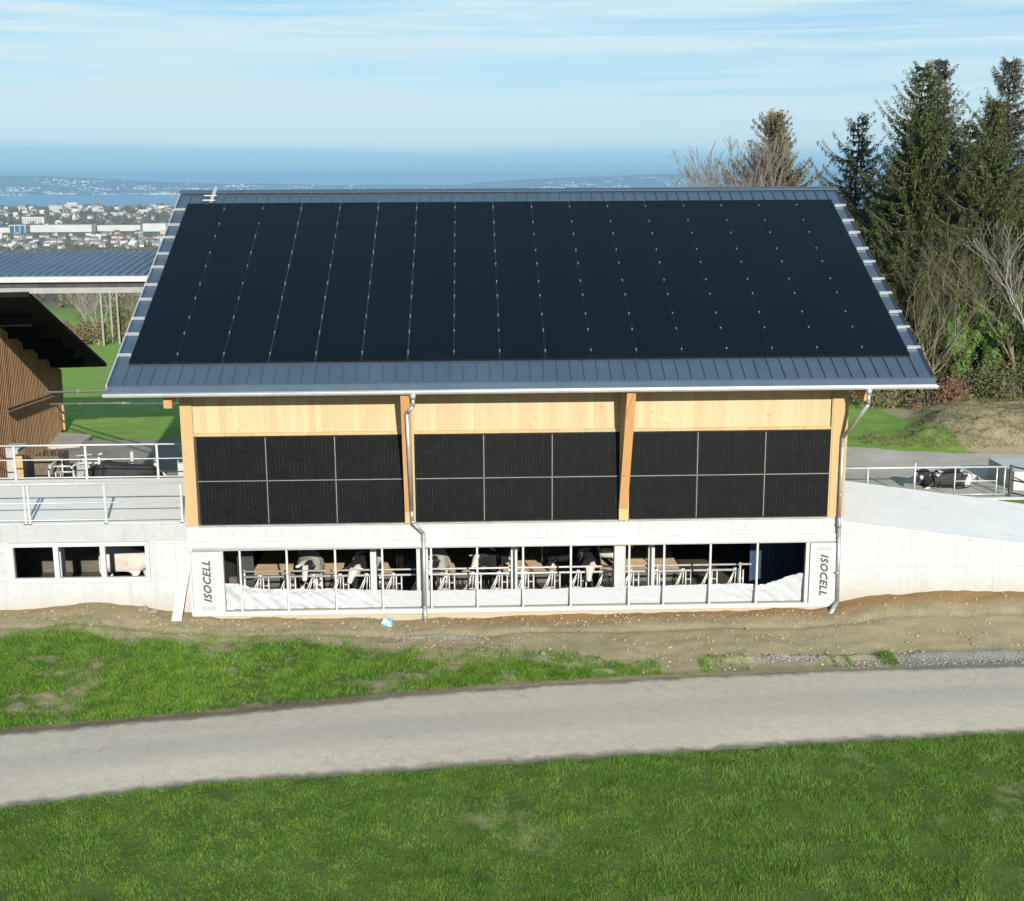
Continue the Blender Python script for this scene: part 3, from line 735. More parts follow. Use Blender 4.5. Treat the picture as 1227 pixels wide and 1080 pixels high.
# ventilation curtain opening
fr = MB()
fr.box(X0+.05,X1-.05,-.05,-.003,-.69,-.46)              # white box over the opening
o = wbuild(fr, 'curtain_housing', M['white'], barn)
m = MB(); m.tube((X0+.10,-.035,-.640),(X1-.10,-.035,-.640),.045,n=12); wbuild(m,'curtain_roller',M['white'],barn,True)
part('curtain_sill', M['white'], barn, (X0+.02,X1-.05,-.07,-.003,-2.44,-2.33))
MUL = [.95,2.15,3.39,4.6,5.86,7.05,8.24,9.48,11.0,11.91,13.12,14.35]
for x in MUL:
    part('mullion', M['white'], barn, (x-.025,x+.025,-.04,.01,-2.33,-.70))
part('side_frame', M['white'], barn, (.45,.52,-.05,.09,-2.33,-.70)); part('side_frame', M['white'], barn, (15.62,15.68,-.05,.09,-2.33,-.70))
# banners with lettering, left and right of the opening
def banner(xc, hw, ccw):
    b = part('banner', M['banner'], barn, (xc-hw,xc+hw,-.085,-.02,-2.33,-.705))
    zt, zb = -.80, -2.27; H_ = zt-zb; f = 1 if ccw else -1
    def outline(w0):
        pts = []
        for t in np.linspace(0,1,13):
            ww = w0*(.72+.28*math.sin(math.pi*min(1,max(0,.08+.84*t)))); pts.append((ww, zb+H_*t))
        return pts
    L = outline(.215)
    m = MB()
    for s_ in (-1,1):
        for (a,za),(b_,zb_) in zip(L[:-1],L[1:]):
            m.quad((xc+s_*a,-.0875,za),(xc+s_*b_,-.0875,zb_),(xc+s_*(b_-.013),-.0875,zb_),(xc+s_*(a-.013),-.0875,za))
    # solid end cap and ribs
    if ccw: cz0, cz1 = zb, zb+.11
    else: cz0, cz1 = zt-.11, zt
    def hw_at(z): 
        t = (z-zb)/H_; return .215*(.72+.28*math.sin(math.pi*(.08+.84*t)))
    m.quad((xc-hw_at(cz0),-.0878,cz0),(xc+hw_at(cz0),-.0878,cz0),(xc+hw_at(cz1),-.0878,cz1),(xc-hw_at(cz1),-.0878,cz1))
    for t in (0,1):
        z = zb+H_*t; m.quad((xc-hw_at(z),-.0876,z-.006),(xc+hw_at(z),-.0876,z-.006),(xc+hw_at(z),-.0876,z+.006),(xc-hw_at(z),-.0876,z+.006))
    for t in (.17,.27,.37,.47,.57,.67,.77,.87):
        z = zb+H_*(t if ccw else 1-t); w1 = hw_at(z)-.013
        for s_ in (-1,1): m.quad((xc+s_*w1,-.0877,z-.011),(xc+s_*.10,-.0877,z-.011),(xc+s_*.10,-.0877,z+.011),(xc+s_*w1,-.0877,z+.011))
    wbuild(m, 'barrel_emblem', M['print_grey'], b)
    cu = bpy.data.curves.new('lettering','FONT'); cu.body = 'ISOCELL'; cu.size = .27; cu.shear = .32; cu.offset = .010; cu.extrude = .002; cu.space_character = 1.14
    cu.align_x = 'CENTER'; cu.align_y = 'CENTER'; cu.resolution_u = 4
    to = bpy.data.objects.new('tmp_text', cu); C.objects.link(to); bpy.context.view_layer.update()
    me = bpy.data.meshes.new_from_object(to.evaluated_get(bpy.context.evaluated_depsgraph_get())); bpy.data.objects.remove(to)
    me.materials.clear(); me.materials.append(M['print_dark'])
    # text plane xy -> wall plane xz, turned a quarter
    A = Matrix.Rotation(R(90 if ccw else -90),4,'Y') ; B = Matrix.Rotation(R(90),4,'X')
    me.transform(Matrix.Rotation(R(-90 if ccw else 90),4,'Y') @ B)
    link('lettering', me, None, b, loc=Vector((xc,-.0905,(zt+zb)/2+(.03 if ccw else -.02)))-BL)
banner(.085+.02, .385, True); banner(16.09, .36, False)
part('edge_board', M['white'], barn, (X0+.005,X0+.055,-.06,-.012,-2.40,-.705))
part('frame_board', M['white'], barn, (X0+.09,.445,-.018,-.003,-2.33,-.705)); part('frame_board', M['white'], barn, (15.685,X1-.1,-.018,-.003,-2.33,-.705))
# lowered film curtain, crumpled along its top edge
def ctop(x):
    z = -1.885 + .055*sst(9,14,x)
    z += .10*(1-sst(3.0,5.5,x)) + .18*(1-sst(.7,1.5,x))
    z += .26*sst(14.55,15.6,x) - .05*math.exp(-((x-14.45)/.25)**2)
    return z
cv, cf = [], []; nxc, nzc = 520, 16
for i in range(nxc+1):
    x = .52 + (15.62-.52)*i/nxc
    zt = ctop(x) + .022*n3(x,0,3.,1)*(1.6-sst(3,5,x)) + .012*n3(x,0,9,4)
    am = .012 + .09*(1-sst(3.2,5.5,x)) + .06*sst(13,15,x)
    for k in range(nzc+1):
        t = k/nzc
        cv.append((x, .10 + .5*am*noise.noise(Vector((x*4.5+t*3,t*2.2,1.7))) + am*.8*t**3*noise.noise(Vector((x*9-t*5,t*5,5))) + .05*(1-t), -2.34 + (zt+2.34)*t))
for i in range(nxc):
    for k in range(nzc):
        p_ = i*(nzc+1)+k; cf.append((p_,p_+nzc+1,p_+nzc+2,p_+1))
cme = bpy.data.meshes.new('film_curtain'); cme.from_pydata([tuple(Vector(q)-BL) for q in cv], [], cf)
link('film_curtain', cme, M['film'], barn, smooth=True)
# basement columns, beds
for x in (4.29, 8.04, 11.73):
    part('column', M['white'], barn, (x-.085,x+.085,1.0,1.17,-2.9,-.31))
part('bed_kerb', M['dark_conc'], barn, (X0+.25,13.0,3.75,3.9,-2.9,-2.60))
m = MB(); bv = []
for i in range(81):
    for j in range(31):
        x = .5+(13.0-.5)*i/80 - (0 if j<5 else .0); y = 3.9+6*j/30; bv.append((x,y,-2.62+.03*n3(x,y,1.5,2)))
bf = [(i*31+j,(i+1)*31+j,(i+1)*31+j+1,i*31+j+1) for i in range(80) for j in range(30)]
bme = bpy.data.meshes.new('bedding'); bme.from_pydata([tuple(Vector(q)-BL) for q in bv], [], bf); link('straw_bedding', bme, M['bed'], barn, smooth=True)
# dark blue strip curtain at the right end of the basement
m = MB()
for k in range(26):
    x = 14.75+k*.062; m.box(x,x+.055,2.6+.02*(k%2),2.62+.02*(k%2),-2.9,-.31)
wbuild(m, 'strip_curtain', M['blue_curtain'], barn)
part('left_partition', M['dark_steel'], barn, (.5,.95,1.9,1.94,-2.9,-.31))

# feeding fence with self-locking yokes
ff = empty('feed_fence', (7.5,1.25,-2.9), 'galvanised self-locking feed fence inside the barn opening', 'fence')
FY = 1.25
m = MB(); m.tube((.78,FY,-1.66),(14.5,FY,-1.66),.028); wbuild(m,'top_rail',M['galv'],ff,True)
m = MB(); m.tube((.78,FY-.04,-1.80),(14.2,FY-.04,-1.80),.032); wbuild(m,'lock_rail',M['galv'],ff,True)
m = MB(); m.tube((.78,FY,-2.62),(14.2,FY,-2.62),.03); wbuild(m,'bottom_rail',M['galv'],ff,True)
yk = MB()
yk.tube((0,0,-1.80),(0,0,-2.62),.022); yk.tube((-.14,0,-1.80),(-.14,0,-2.62),.02)
yk.tube((-.22,-.01,-1.78),(-.56,-.01,-2.5),.02); yk.tube((-.26,.02,-1.95),(-.46,.02,-2.5),.016); yk.tube((-.14,0,-2.05),(0,0,-2.05),.016)
yk.tube((-.20,-.01,-1.80),(-.23,-.01,-2.25),.018); yk.tube((-.46,-.01,-2.22),(-.14,-.01,-2.22),.018); yk.box(-.27,-.17,-.03,.03,-1.84,-1.74)
yme = yk.build('tmp', M['galv'], smooth=True).data; bpy.data.objects.remove(bpy.data.objects['tmp'])
for k in range(19):
    link('yoke', yme, None, ff, loc=(1.45+k*.712-7.5, -.03, 2.9))
for x in (.8,4.5,8.25,11.95,14.2): 
    m = MB(); m.tube((x,FY+.05,-2.9),(x,FY+.05,-1.62),.03); wbuild(m,'post',M['galv'],ff,True)

# ------------------------------------------------------------------ left annex: basement wall, deck, rails
annex = empty('annex_basement', (-6,.25,-2.3), 'low concrete basement wing with three-pane white window and railed deck, left of the barn', 'building')
YA = .2
m = MB(); m.box(-12,-4.93,YA,.5,-3.4,-.46); m.box(-1.42,X0-.002,YA,.5,-3.4,-.46); m.box(-4.93,-1.42,YA,.5,-3.4,-1.53); m.box(-4.93,-1.42,YA,.5,-.50,-.46)
wbuild(m,'wall',M['concrete'],annex)
m = MB(); m.box(-12,X0-.002,YA-.02,5.35,-.46,-.0); wbuild(m,'deck_slab',M['edge_concrete'],annex)
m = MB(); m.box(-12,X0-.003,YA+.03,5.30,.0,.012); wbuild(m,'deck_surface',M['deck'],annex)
part('back_wall', M['edge_concrete'], annex, (-12,X0-.01,5.36,5.6,-3.4,.0))
part('basement_floor', M['lowfloor'], annex, (-12,X0-.01,.5,12,-3.2,-2.75))
part('rear_basement_wall', M['interior'], annex, (-12,X0-.01,12,12.2,-3.4,-1.4),(-12.2,-12,.5,12,-3.4,-1.4))
part('side_wall', M['interior'], annex, (X0-.1,X0-.01,.5,12,-3.4,-1.4))
part('rear_ceiling', M['interior'], annex, (-12,X0-.01,5.6,12.2,-1.5,-1.36))
wf = MB(); zb_, zt_ = -1.50, -.49
wf.box(-4.97,-1.40,YA-.06,YA+.04,zt_-.085,zt_+.02); wf.box(-4.97,-1.40,YA-.06,YA+.04,zb_-.03,zb_+.09)
for x0,x1 in ((-4.97,-4.86),(-3.84,-3.715),(-2.65,-2.52),(-1.50,-1.40)): wf.box(x0,x1,YA-.059,YA+.039,zb_+.09,zt_-.085)
win = wbuild(wf,'window',M['white'],annex)
part('column', M['white'], annex, (-4.25,-4.08,1.6,1.77,-2.75,-.47))
part('inner_ledge', M['dark_conc'], annex, (-12,-.6,5.0,5.3,-2.75,-1.9))

def railing(x0, x1, y, z0, label, posts, mids, name='deck_railing'):
    e = empty(name, ((x0+x1)/2, y, z0), label, 'railing')
    m = MB(); m.tube((x0,y,z0+1.05),(x1,y,z0+1.05),.027); wbuild(m,'top_rail',M['galv'],e,True)
    for h in mids:
        m = MB(); m.tube((x0,y,z0+h),(x1,y,z0+h),.02); wbuild(m,'rail',M['galv'],e,True)
    for p_ in posts:
        m = MB(); m.box(p_-.03,p_+.03,y-.015,y+.015,z0,z0+1.04); m.box(p_-.06,p_+.06,y-.05,y+.05,z0,z0+.012); wbuild(m,'post',M['galv'],e)
    return e
railing(-11.5,-.50,.28,.0,'grey tubular railing along the front edge of the concrete deck',[-.52,-2.46,-4.40,-4.5,-6.4,-8.3,-10.3],[.55,.10])
railing(-11.5,-.45,5.22,.0,'grey tubular railing along the back edge of the deck before the yard',[-2.3,-4.38,-6.45,-8.5,-10.5],[.62,.08])
m = MB(); m.hexa([(-.75,-.62,-2.36),(-.50,-.62,-2.36),(-.50,-.56,-2.36),(-.75,-.56,-2.36),(-.50,.12,-.66),(-.26,.12,-.66),(-.26,.18,-.66),(-.50,.18,-.66)])
b = wbuild(m,'leaning_board',M['white'],origin=(-.6,-.5,-2.36)); tag(b,'white board leaning against the basement wall beside the left banner','board')

# ------------------------------------------------------------------ right ramp
ramp_o = empty('concrete_ramp', (19,.2,-2.2), 'pale concrete ramp slab on a cast wall sloping down right of the barn', 'ramp')
def zr(x): return -.225-.142*(x-16.6)
m = MB(); m.hexa([(X1+.003,.2,-3.4),(30,.2,-3.4),(30,.5,-3.4),(X1+.003,.5,-3.4),(X1+.003,.2,zr(X1)-.004),(30,.2,zr(30)-.004),(30,.5,zr(30)-.004),(X1+.003,.5,zr(X1)-.004)])
wbuild(m,'wall',M['concrete'],ramp_o)
m = MB(); m.hexa([(X1+.003,.17,zr(X1)-.004),(30,.17,zr(30)-.004),(30,5.7,zr(30)-.004),(X1+.003,5.7,zr(X1)-.004),(X1+.003,.17,zr(X1)+.02),(30,.17,zr(30)+.02),(30,5.7,zr(30)+.02),(X1+.003,5.7,zr(X1)+.02)])
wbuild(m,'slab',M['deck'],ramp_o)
part('back_wall', M['edge_concrete'], ramp_o, (X1+.003,30,5.705,5.84,-3.4,-1.04))
fe = empty('yard_fence', (20,5.9,-1.05), 'galvanised tube fence along the ramp in front of the yard cows', 'fence')
m = MB(); m.tube((16.7,5.9,-.10),(23.3,5.9,-.12),.028); wbuild(m,'top_rail',M['galv'],fe,True)
for x in (19.05,20.5,21.75,23.05,23.3):
    m = MB(); m.tube((x,5.9,-1.05),(x,5.9,-.1 if x!=20.5 else .05),.024 if x!=20.5 else .035); wbuild(m,'post',M['galv'],fe,True)
m = MB(); m.tube((21.75,5.9,-.55),(23.05,5.9,-.56),.02); m.tube((21.75,5.9,-.98),(23.3,5.9,-.98),.02); wbuild(m,'rail',M['galv'],fe,True)
gt = empty('yard_gate', (23.45,5.85,-1.05), 'dark steel gate at the right end of the tube fence', 'gate')
m = MB(); m.box(23.42,23.50,5.80,5.88,-1.15,-.05); wbuild(m,'post',M['dark_steel'],gt)
for k,z in enumerate((-.10,-.52,-.92)):
    m = MB(); m.tube((23.5,5.82,z),(25.4,4.7,z-.28),.024); wbuild(m,'rail',M['dark_steel'],gt,True)
blk = MB(); blk.box(23.9,27,6.6,8.6,-1.05,-.45); b = wbuild(blk,'concrete_trough',M['concrete'],origin=(25,7.6,-1.05)); tag(b,'pale concrete block behind the dark gate at the right edge','trough')

# ------------------------------------------------------------------ left barn, canopy, pipes
Cc = Vector((-9.10,17.40,-1.05)); Tp = Vector((-9.33,18.88,1.52)); dh = Vector((-.1525,.9883,0)).normalized(); nn_ = Vector((dh.y,-dh.x,0))
tan15 = math.tan(R(15))
lb = empty('slatted_barn', Cc, 'older barn of weathered vertical slats under a dark overhanging roof, left of the deck', 'barn')
def LP(along, out, z): return Cc + dh*along + nn_*out + Vector((0,0,z+1.05))
def zroof(along): return 1.22 + (Tp.z-1.10) - tan15*(along-1.3) - .0
L0 = -11.8
m = MB()
m.hexa([LP(L0,-.12,-1.05),LP(L0,-.02,-1.05),LP(1.3,-.02,-1.05),LP(1.3,-.12,-1.05),LP(L0,-.12,zroof(L0)-.3),LP(L0,-.02,zroof(L0)-.3),LP(1.3,-.02,zroof(1.3)-.2),LP(1.3,-.12,zroof(1.3)-.2)])
wbuild(m,'wall',M['slat_gap'],lb)
m = MB(); k = 0; al = L0
while al < 1.3:
    zt2 = min(zroof(al)-.25, 6)
    m.hexa([LP(al,0,-1.0),LP(al,.028,-1.0),LP(al+.11,.028,-1.0),LP(al+.11,0,-1.0),LP(al,0,zt2),LP(al,.028,zt2),LP(al+.11,.028,zt2-.03),LP(al+.11,0,zt2-.03)])
    al += .26
wbuild(m,'slats',M['old_slats'],lb)
m = MB()
m.hexa([LP(L0,.0,-1.05),LP(1.3,.0,-1.05),LP(1.3,-9,-1.05),LP(L0,-9,-1.05),LP(L0,.0,-1.0),LP(1.3,.0,-1.0),LP(1.3,-9,-1.0),LP(L0,-9,-1.0)])
wbuild(m,'floor',M['interior'],lb)
A0 = -13.5   # ridge end
m = MB()
m.hexa([LP(A0,1.74,zroof(A0)-.14),LP(2.0,1.74,zroof(2.0)-.14),LP(2.0,-9,zroof(2.0)-.14),LP(A0,-9,zroof(A0)-.14),LP(A0,1.74,zroof(A0)),LP(2.0,1.74,zroof(2.0)),LP(2.0,-9,zroof(2.0)),LP(A0,-9,zroof(A0))])
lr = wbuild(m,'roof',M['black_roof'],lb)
for a_ in (-10.5,-8,-5.5,-3,-.6):
    m = MB(); m.bar(LP(a_,-2,zroof(a_)-.30),LP(a_,1.25,zroof(a_)-.30),.16,.30); wbuild(m,'purlin',M['black_roof'],lr)
m = MB(); m.bar(LP(-9.5,.08,1.62),LP(1.15,.08,.50),.06,.06); wbuild(m,'diagonal_rail',M['dark_steel'],lb)
m = MB(); m.bar(LP(1.25,.02,-1.05),LP(1.25,.02,zroof(1.25)-.3),.14,.14,up=(0,1,0)); wbuild(m,'corner_post',M['old_slats'],lb)
# canopy between the two barns
cn = empty('connecting_canopy', (-6,4.5,-1.05), 'blue corrugated canopy roof with white gutter spanning between the two barns', 'canopy')
cy0, cz0, cw, rise = 4.5, 6.02, 4.3, .1
CX0, CX1 = -14, X0-.01
m = MB()
m.hexa([(CX0,cy0,cz0-.02),(CX1,cy0,cz0-.02),(CX1,cy0+cw,cz0+cw*rise-.02),(CX0,cy0+cw,cz0+cw*rise-.02),(CX0,cy0,cz0),(CX1,cy0,cz0),(CX1,cy0+cw,cz0+cw*rise),(CX0,cy0+cw,cz0+cw*rise)])
x = CX0
while x < CX1-.1:
    m.hexa([(x,cy0-.01,cz0),(x+.09,cy0-.01,cz0),(x+.09,cy0+cw,cz0+cw*rise),(x,cy0+cw,cz0+cw*rise),(x+.02,cy0-.01,cz0+.035),(x+.07,cy0-.01,cz0+.035),(x+.07,cy0+cw,cz0+cw*rise+.035),(x+.02,cy0+cw,cz0+cw*rise+.035)])
    x += .25
wbuild(m,'roof_sheet',M['canopy_sheet'],cn)
m = MB(); m.box(CX0,CX1,cy0-.16,cy0-.02,cz0-.16,cz0-.01); wbuild(m,'gutter',mat_noise('white_gutter',(.34,.34,.33),(.40,.40,.39),3,.5),cn)
part('shadow_gap_strip', M['dark_steel'], cn, (CX0,CX1,cy0+.0,cy0+.05,cz0-.34,cz0-.05))  # dark strip standing in for the shadow in the gap below the gutter
part('front_beam', mat_noise('grey_beam',(.21,.21,.20),(.25,.25,.24),3,.7), cn, (CX0,CX1,cy0-.12,cy0+.04,cz0-.47,cz0-.32))
part('back_beam', bpy.data.materials['grey_beam'], cn, (CX0,CX1,cy0+cw-.2,cy0+cw-.05,cz0+.1,cz0+.3))
for x in (-13,-9.4): part('post', bpy.data.materials['grey_beam'], cn, (x-.07,x+.07,cy0+cw-.2,cy0+cw-.06,-1.05,cz0+.1))
def strut(a, b, r, label, name='service_pipe'):
    m = MB(); m.tube(a, b, r, n=8)
    for t in (.3,.65):
        c = Vector(a).lerp(Vector(b), t); d = (Vector(b)-Vector(a)).normalized()*.03; m.tube(c-d, c+d, r*1.25, n=8)
    o = wbuild(m, name, M['galv'], origin=a); o['label'] = label; o['category'] = 'pipe'; return o
strut((-8.60,15.0,1.04),(-.36,.6,3.42),.04,'upper white pipe running from the slatted barn to the barn eave')
strut((-8.62,15.3,.55),(-.36,.3,3.12),.03,'lower thin white pipe running from the slatted barn to the timber corner')

# yard things on the left
wp = MB(); wp.box(-7.02,-6.80,6.9,7.1,-1.05,.42); o = wbuild(wp,'timber_post',M['post_wood'],origin=(-6.9,7,-1.05)); tag(o,'pale square timber post standing before the slatted barn','post')
m = MB(); m.box(-7.75,-7.2,7.6,8.3,-1.05,.45); m.box(-7.80,-7.15,7.55,8.35,.45,.50); o = wbuild(m,'concrete_bin',M['edge_concrete'],origin=(-7.5,8,-1.05)); tag(o,'grey concrete bin between the slatted wall and the timber post','bin')
m = MB(); m.box(-7.0,-6.2,8.4,9.4,-1.05,.05)
for k in range(4): m.tube((-6.95+k*.24,8.38,.06),(-6.95+k*.24,8.38,.32),.02)
o = wbuild(m,'feed_box',M['bark'],origin=(-6.6,9,-1.05)); tag(o,'slatted brown feed box behind the tube pen','box')
def cubicle(x, y, w, h, label):
    e = empty('tube_pen', (x,y,-1.05), label, 'pen')
    m = MB(); m.path([(x,y,-1.05),(x,y,h-.1),(x+.08,y,h),(x+w-.08,y,h),(x+w,y,h-.1),(x+w,y,-1.05)],.032); wbuild(m,'outer_frame',M['galv'],e,True)
    m = MB(); m.path([(x+.2,y,-1.05),(x+.2,y,h-.18),(x+w-.04,y,h-.18)],.025); m.path([(x+.35,y,-1.05),(x+.35,y,h-.22)],.02); wbuild(m,'inner_frame',M['galv'],e,True)
    m = MB(); m.tube((x+w,y,h),(x+w,y+1.3,h),.03); m.tube((x,y,h),(x,y+1.3,h),.03); m.tube((x,y+1.3,h),(x,y+1.3,-1.05),.03); m.tube((x+w,y+1.3,h),(x+w,y+1.3,-1.05),.03); wbuild(m,'side_frame',M['galv'],e,True)
cubicle(-6.15,7.2,.75,-.02,'white tubular calf pen standing in the yard beside the timber post')
dm = MB(); dm.box(-5.35,-4.95,7.4,7.7,-1.05,.0); dm.box(-5.30,-4.98,7.38,7.42,-.3,-.02); dm.tube((-5.15,7.5,0),(-5.15,7.5,.22),.06); dm.tube((-5.4,7.6,.22),(-4.9,7.6,.26),.03); o = wbuild(dm,'drinking_trough',M['zinc'],origin=(-5.15,7.5,-1.05)); tag(o,'grey metal drinking trough with valve right of the calf pen','trough')
dm = MB(); dm.tube((-4.62,7.3,-1.05),(-4.62,7.3,.30),.045); dm.tube((-4.62,7.3,.05),(-5.25,7.3,.05),.03); dm.tube((-4.62,7.3,.3),(-4.5,7.3,.36),.04); dm.tube((-4.62,7.3,-.3),(-5.1,7.3,-.65),.025); o = wbuild(dm,'gate_post',M['galv'],origin=(-4.62,7.3,-1.05)); tag(o,'galvanised gate post with side arms left of the black cow','post')
for k,(x,lab) in enumerate(((-3.95,'stub post behind the back of the black yard cow'),(-3.22,'stub post behind the head of the black yard cow'),(-2.37,'taller stub post nearest the barn corner'))):
    dm = MB(); dm.box(x-.05,x+.05,8.6,8.7,-1.05,.12+.05*k); dm.box(x-.08,x+.08,8.57,8.73,-1.05,-1.0); o = wbuild(dm,'stub_post',M['galv'],origin=(x,8.6,-1.05)); tag(o,'pale '+lab,'post','pale stub posts in the yard')
dm = MB(); dm.box(-2.35,-.9,7.9,8.5,-1.05,-.02); dm.box(-2.30,-.95,7.95,8.45,-.02,.0); o = wbuild(dm,'cattle_trough',M['concrete'],origin=(-1.8,8,-1.05)); tag(o,'pale concrete trough in the yard beside the timber corner','trough')
for k in range(3):
    x = -1.75+k*.28
    dm = MB(); dm.path([(x,7.1,-1.05),(x,7.1,-.22),(x+.10,7.1,-.12),(x+.24,7.1,-.12)],.025)
    o = wbuild(dm,'trough_hoop',M['galv'],origin=(x,7.1,-1.05)); tag(o,'bent grey tube hoop before the pale trough '+('left one','middle one','right one')[k],'hoop','bent hoops before the trough')
sl = MB(); sl.hexa([(-9.3,14.6,-1.05),(-7.6,15.1,-1.05),(-7.7,17.0,-1.05),(-9.3,17.6,-1.05),(-9.3,14.6,-.95),(-7.6,15.1,-.95),(-7.7,17.0,-.95),(-9.3,17.6,-.95)])
tag(wbuild(sl,'concrete_slab',M['yard'],origin=(-8.4,16,-1.05)),'pale concrete slab at the far corner of the slatted barn','slab')
for k,(x,y,h) in enumerate(((-19.7,61.5,2.0),(-19.9,64.6,2.1),(-19.1,63.5,2.1))):
    m = MB(); m.tube((x,y,-3.4),(x,y,h),.085,.065,8); m.box(x-.12,x+.12,y-.05,y+.05,h-.3,h-.1); o = wbuild(m,'wooden_pole',M['pole'],origin=(x,y,-3.3)); tag(o,('leftmost and nearest pale pole','middle pale pole of the three','rightmost pale pole of the three')[k]+' at the far meadow edge','pole','poles at the far meadow edge')
# tripod-like valve box lying in front of the wall: a blue and white plastic crate
m = MB(); m.hexa([(4.55,-.52,-2.66),(4.82,-.55,-2.66),(4.86,-.38,-2.66),(4.59,-.34,-2.66),(4.58,-.50,-2.48),(4.84,-.52,-2.50),(4.87,-.38,-2.46),(4.61,-.33,-2.47)])
bag = wbuild(m,'plastic_bag',mat_noise('blue_white_plastic',(.10,.35,.62),(.62,.66,.64),9,.4,lo=.45,hi=.55,detail=2),origin=(4.7,-.45,-2.66)); tag(bag,'crumpled blue and white plastic bag lying on the soil at the wall foot','bag')

# ------------------------------------------------------------------ stones
def stone_me(seed, s):
    bm = bmesh.new(); bmesh.ops.create_icosphere(bm, subdivisions=2, radius=1)
    for v in bm.verts:
        v.co *= 1+.45*noise.noise(v.co*1.3+Vector((seed,0,0))); v.co.z *= .6
    me = bpy.data.meshes.new('stone'); bm.to_mesh(me); bm.free(); me.materials.append(M['stone']); return me
sm = [stone_me(k*7.3,1) for k in range(6)]
spt = []
m = MB()
def add_stone(mb, x, y, s, me):
    z = terrain(x,y); i = len(mb.v); a = random.uniform(0,6.28); ca_, sa_ = math.cos(a), math.sin(a)
    for v in me.vertices: mb.v.append((x+s*(v.co.x*ca_-v.co.y*sa_), y+s*(v.co.x*sa_+v.co.y*ca_), z+s*.35+s*v.co.z))
    for p_ in me.polygons: mb.f.append(tuple(i+q for q in p_.vertices))
for k in range(500):
    x = random.uniform(-6,23); y = random.uniform(-3.4,-.1)
    if y < interp(x,GD)+.2: continue
    add_stone(m, x, y, random.choice([.012,.018,.02,.03]), random.choice(sm))
for k in range(520): add_stone(m, random.gauss(5.9,.55), random.gauss(-1.35,.10), random.uniform(.012,.035), random.choice(sm))
for k in range(1100):
    x = random.uniform(15.6,24); add_stone(m, x, random.uniform(interp(x,FAR)+.02,-3.2), random.uniform(.010,.028), random.choice(sm))
for k in range(260): add_stone(m, random.gauss(14.6,.5), random.gauss(-3.2,.12), random.uniform(.012,.04), random.choice(sm))
for k in range(160):
    x = random.uniform(8.5,16); add_stone(m, x, random.gauss(-.55,.16), random.uniform(.015,.03), random.choice(sm))
tag(m.build('gravel', M['stone']), kind='stuff')
m = MB()
for k in range(1500):
    x = random.uniform(-6,23); y = random.uniform(-4.2,-.05)
    if y < interp(x,GD)+.1 or n3(x,y,1.1,44)+.4*random.random() < .05 and y < -.8: continue
    add_stone(m, x, y, random.choice([.012,.014,.018,.02,.03,.04]), random.choice(sm))
tag(m.build('soil_clods', mat_noise('soil_clods', (.23,.18,.11), (.39,.32,.21), 7, .95)), kind='stuff')
for k,(x,y,s,lab) in enumerate(((-1.55,-.12,.14,'pale rock at the wall foot left of the leaning board'),(8.6,-2.75,.075,'flat reddish stone in the grass edge below the barn'),(-1.30,-.15,.10,'smaller brown rock beside the pale one at the wall foot'))):
    mm_ = MB(); add_stone(mm_, x, y, s, sm[k]); o = wbuild(mm_,'rock',M['stone'],origin=(x,y,terrain(x,y))); tag(o,lab,'rock')

# ------------------------------------------------------------------ grass
def blades(name, pts, hmin, hmax, wd):
    n = len(pts); P = np.array(pts, np.float32)
    a = RNG.random(n)*2*np.pi; h = (hmin+(hmax-hmin)*RNG.random(n))*np.array([1+1.1*n3(p_[0],p_[1],1.7,6)+.7*n3(p_[0],p_[1],5.,2) for p_ in pts]); le = RNG.normal(0,.45,(n,2))*h[:,None]
    V = np.empty((n,3,3), np.float32); w = wd*(.7+.6*RNG.random(n))
    dx, dy = np.cos(a)*w, np.sin(a)*w
    V[:,0] = P; V[:,0,0] -= dx; V[:,0,1] -= dy; V[:,1] = P; V[:,1,0] += dx; V[:,1,1] += dy
    V[:,2] = P; V[:,2,0] += le[:,0]; V[:,2,1] += le[:,1]; V[:,2,2] += h
    me = bpy.data.meshes.new(name); me.vertices.add(3*n); me.vertices.foreach_set('co', V.ravel())
    me.loops.add(3*n); me.loops.foreach_set('vertex_index', np.arange(3*n, dtype=np.int32))
    me.polygons.add(n); me.polygons.foreach_set('loop_start', np.arange(0,3*n,3,dtype=np.int32)); me.update(calc_edges=True); me.validate()
    return tag(link(name, me, M['grass']), kind='stuff')
pts = []
while len(pts) < 430000:
    x = random.uniform(-5,22); y = random.uniform(-17,-7.2); ne = interp(x,NEAR)
    if y > ne+.02*random.random(): continue
    if random.random() < .40*sst(.1,.6,n3(x,y,.45,21)+.25*n3(x,y,2,2)): continue
    pts.append((x,y,terrain(x,y)-.005))
blades('grass', pts, .03, .08, .0038)
pts = []
while len(pts) < 112000:
    x = random.uniform(-7,17); fe = interp(x,FAR); gd = interp(x,GD)+.35*n3(x,0,1.1,4)+.18*n3(x,0,3.7,1); y = random.uniform(fe+.12,gd+.7)
    if gd <= fe+.1: continue
    d = gd-y+.5*n3(x,y,1.6,14)
    if random.random() > .12+.88*sst(-.25,.75,d): continue
    if n3(x,y,.7,11)+.5*n3(x,y,2.3,31) > -.15-.4*sst(0,2,x)*(1-sst(5,7,x))-.25*(1-sst(-3.5,-2,x))+1.0*random.random(): continue
    if y < fe+.45 and random.random() < .8-.5*(y-fe)/.45: continue
    pts.append((x,y,terrain(x,y)-.005))
blades('verge_grass', pts, .03, .10, .006)

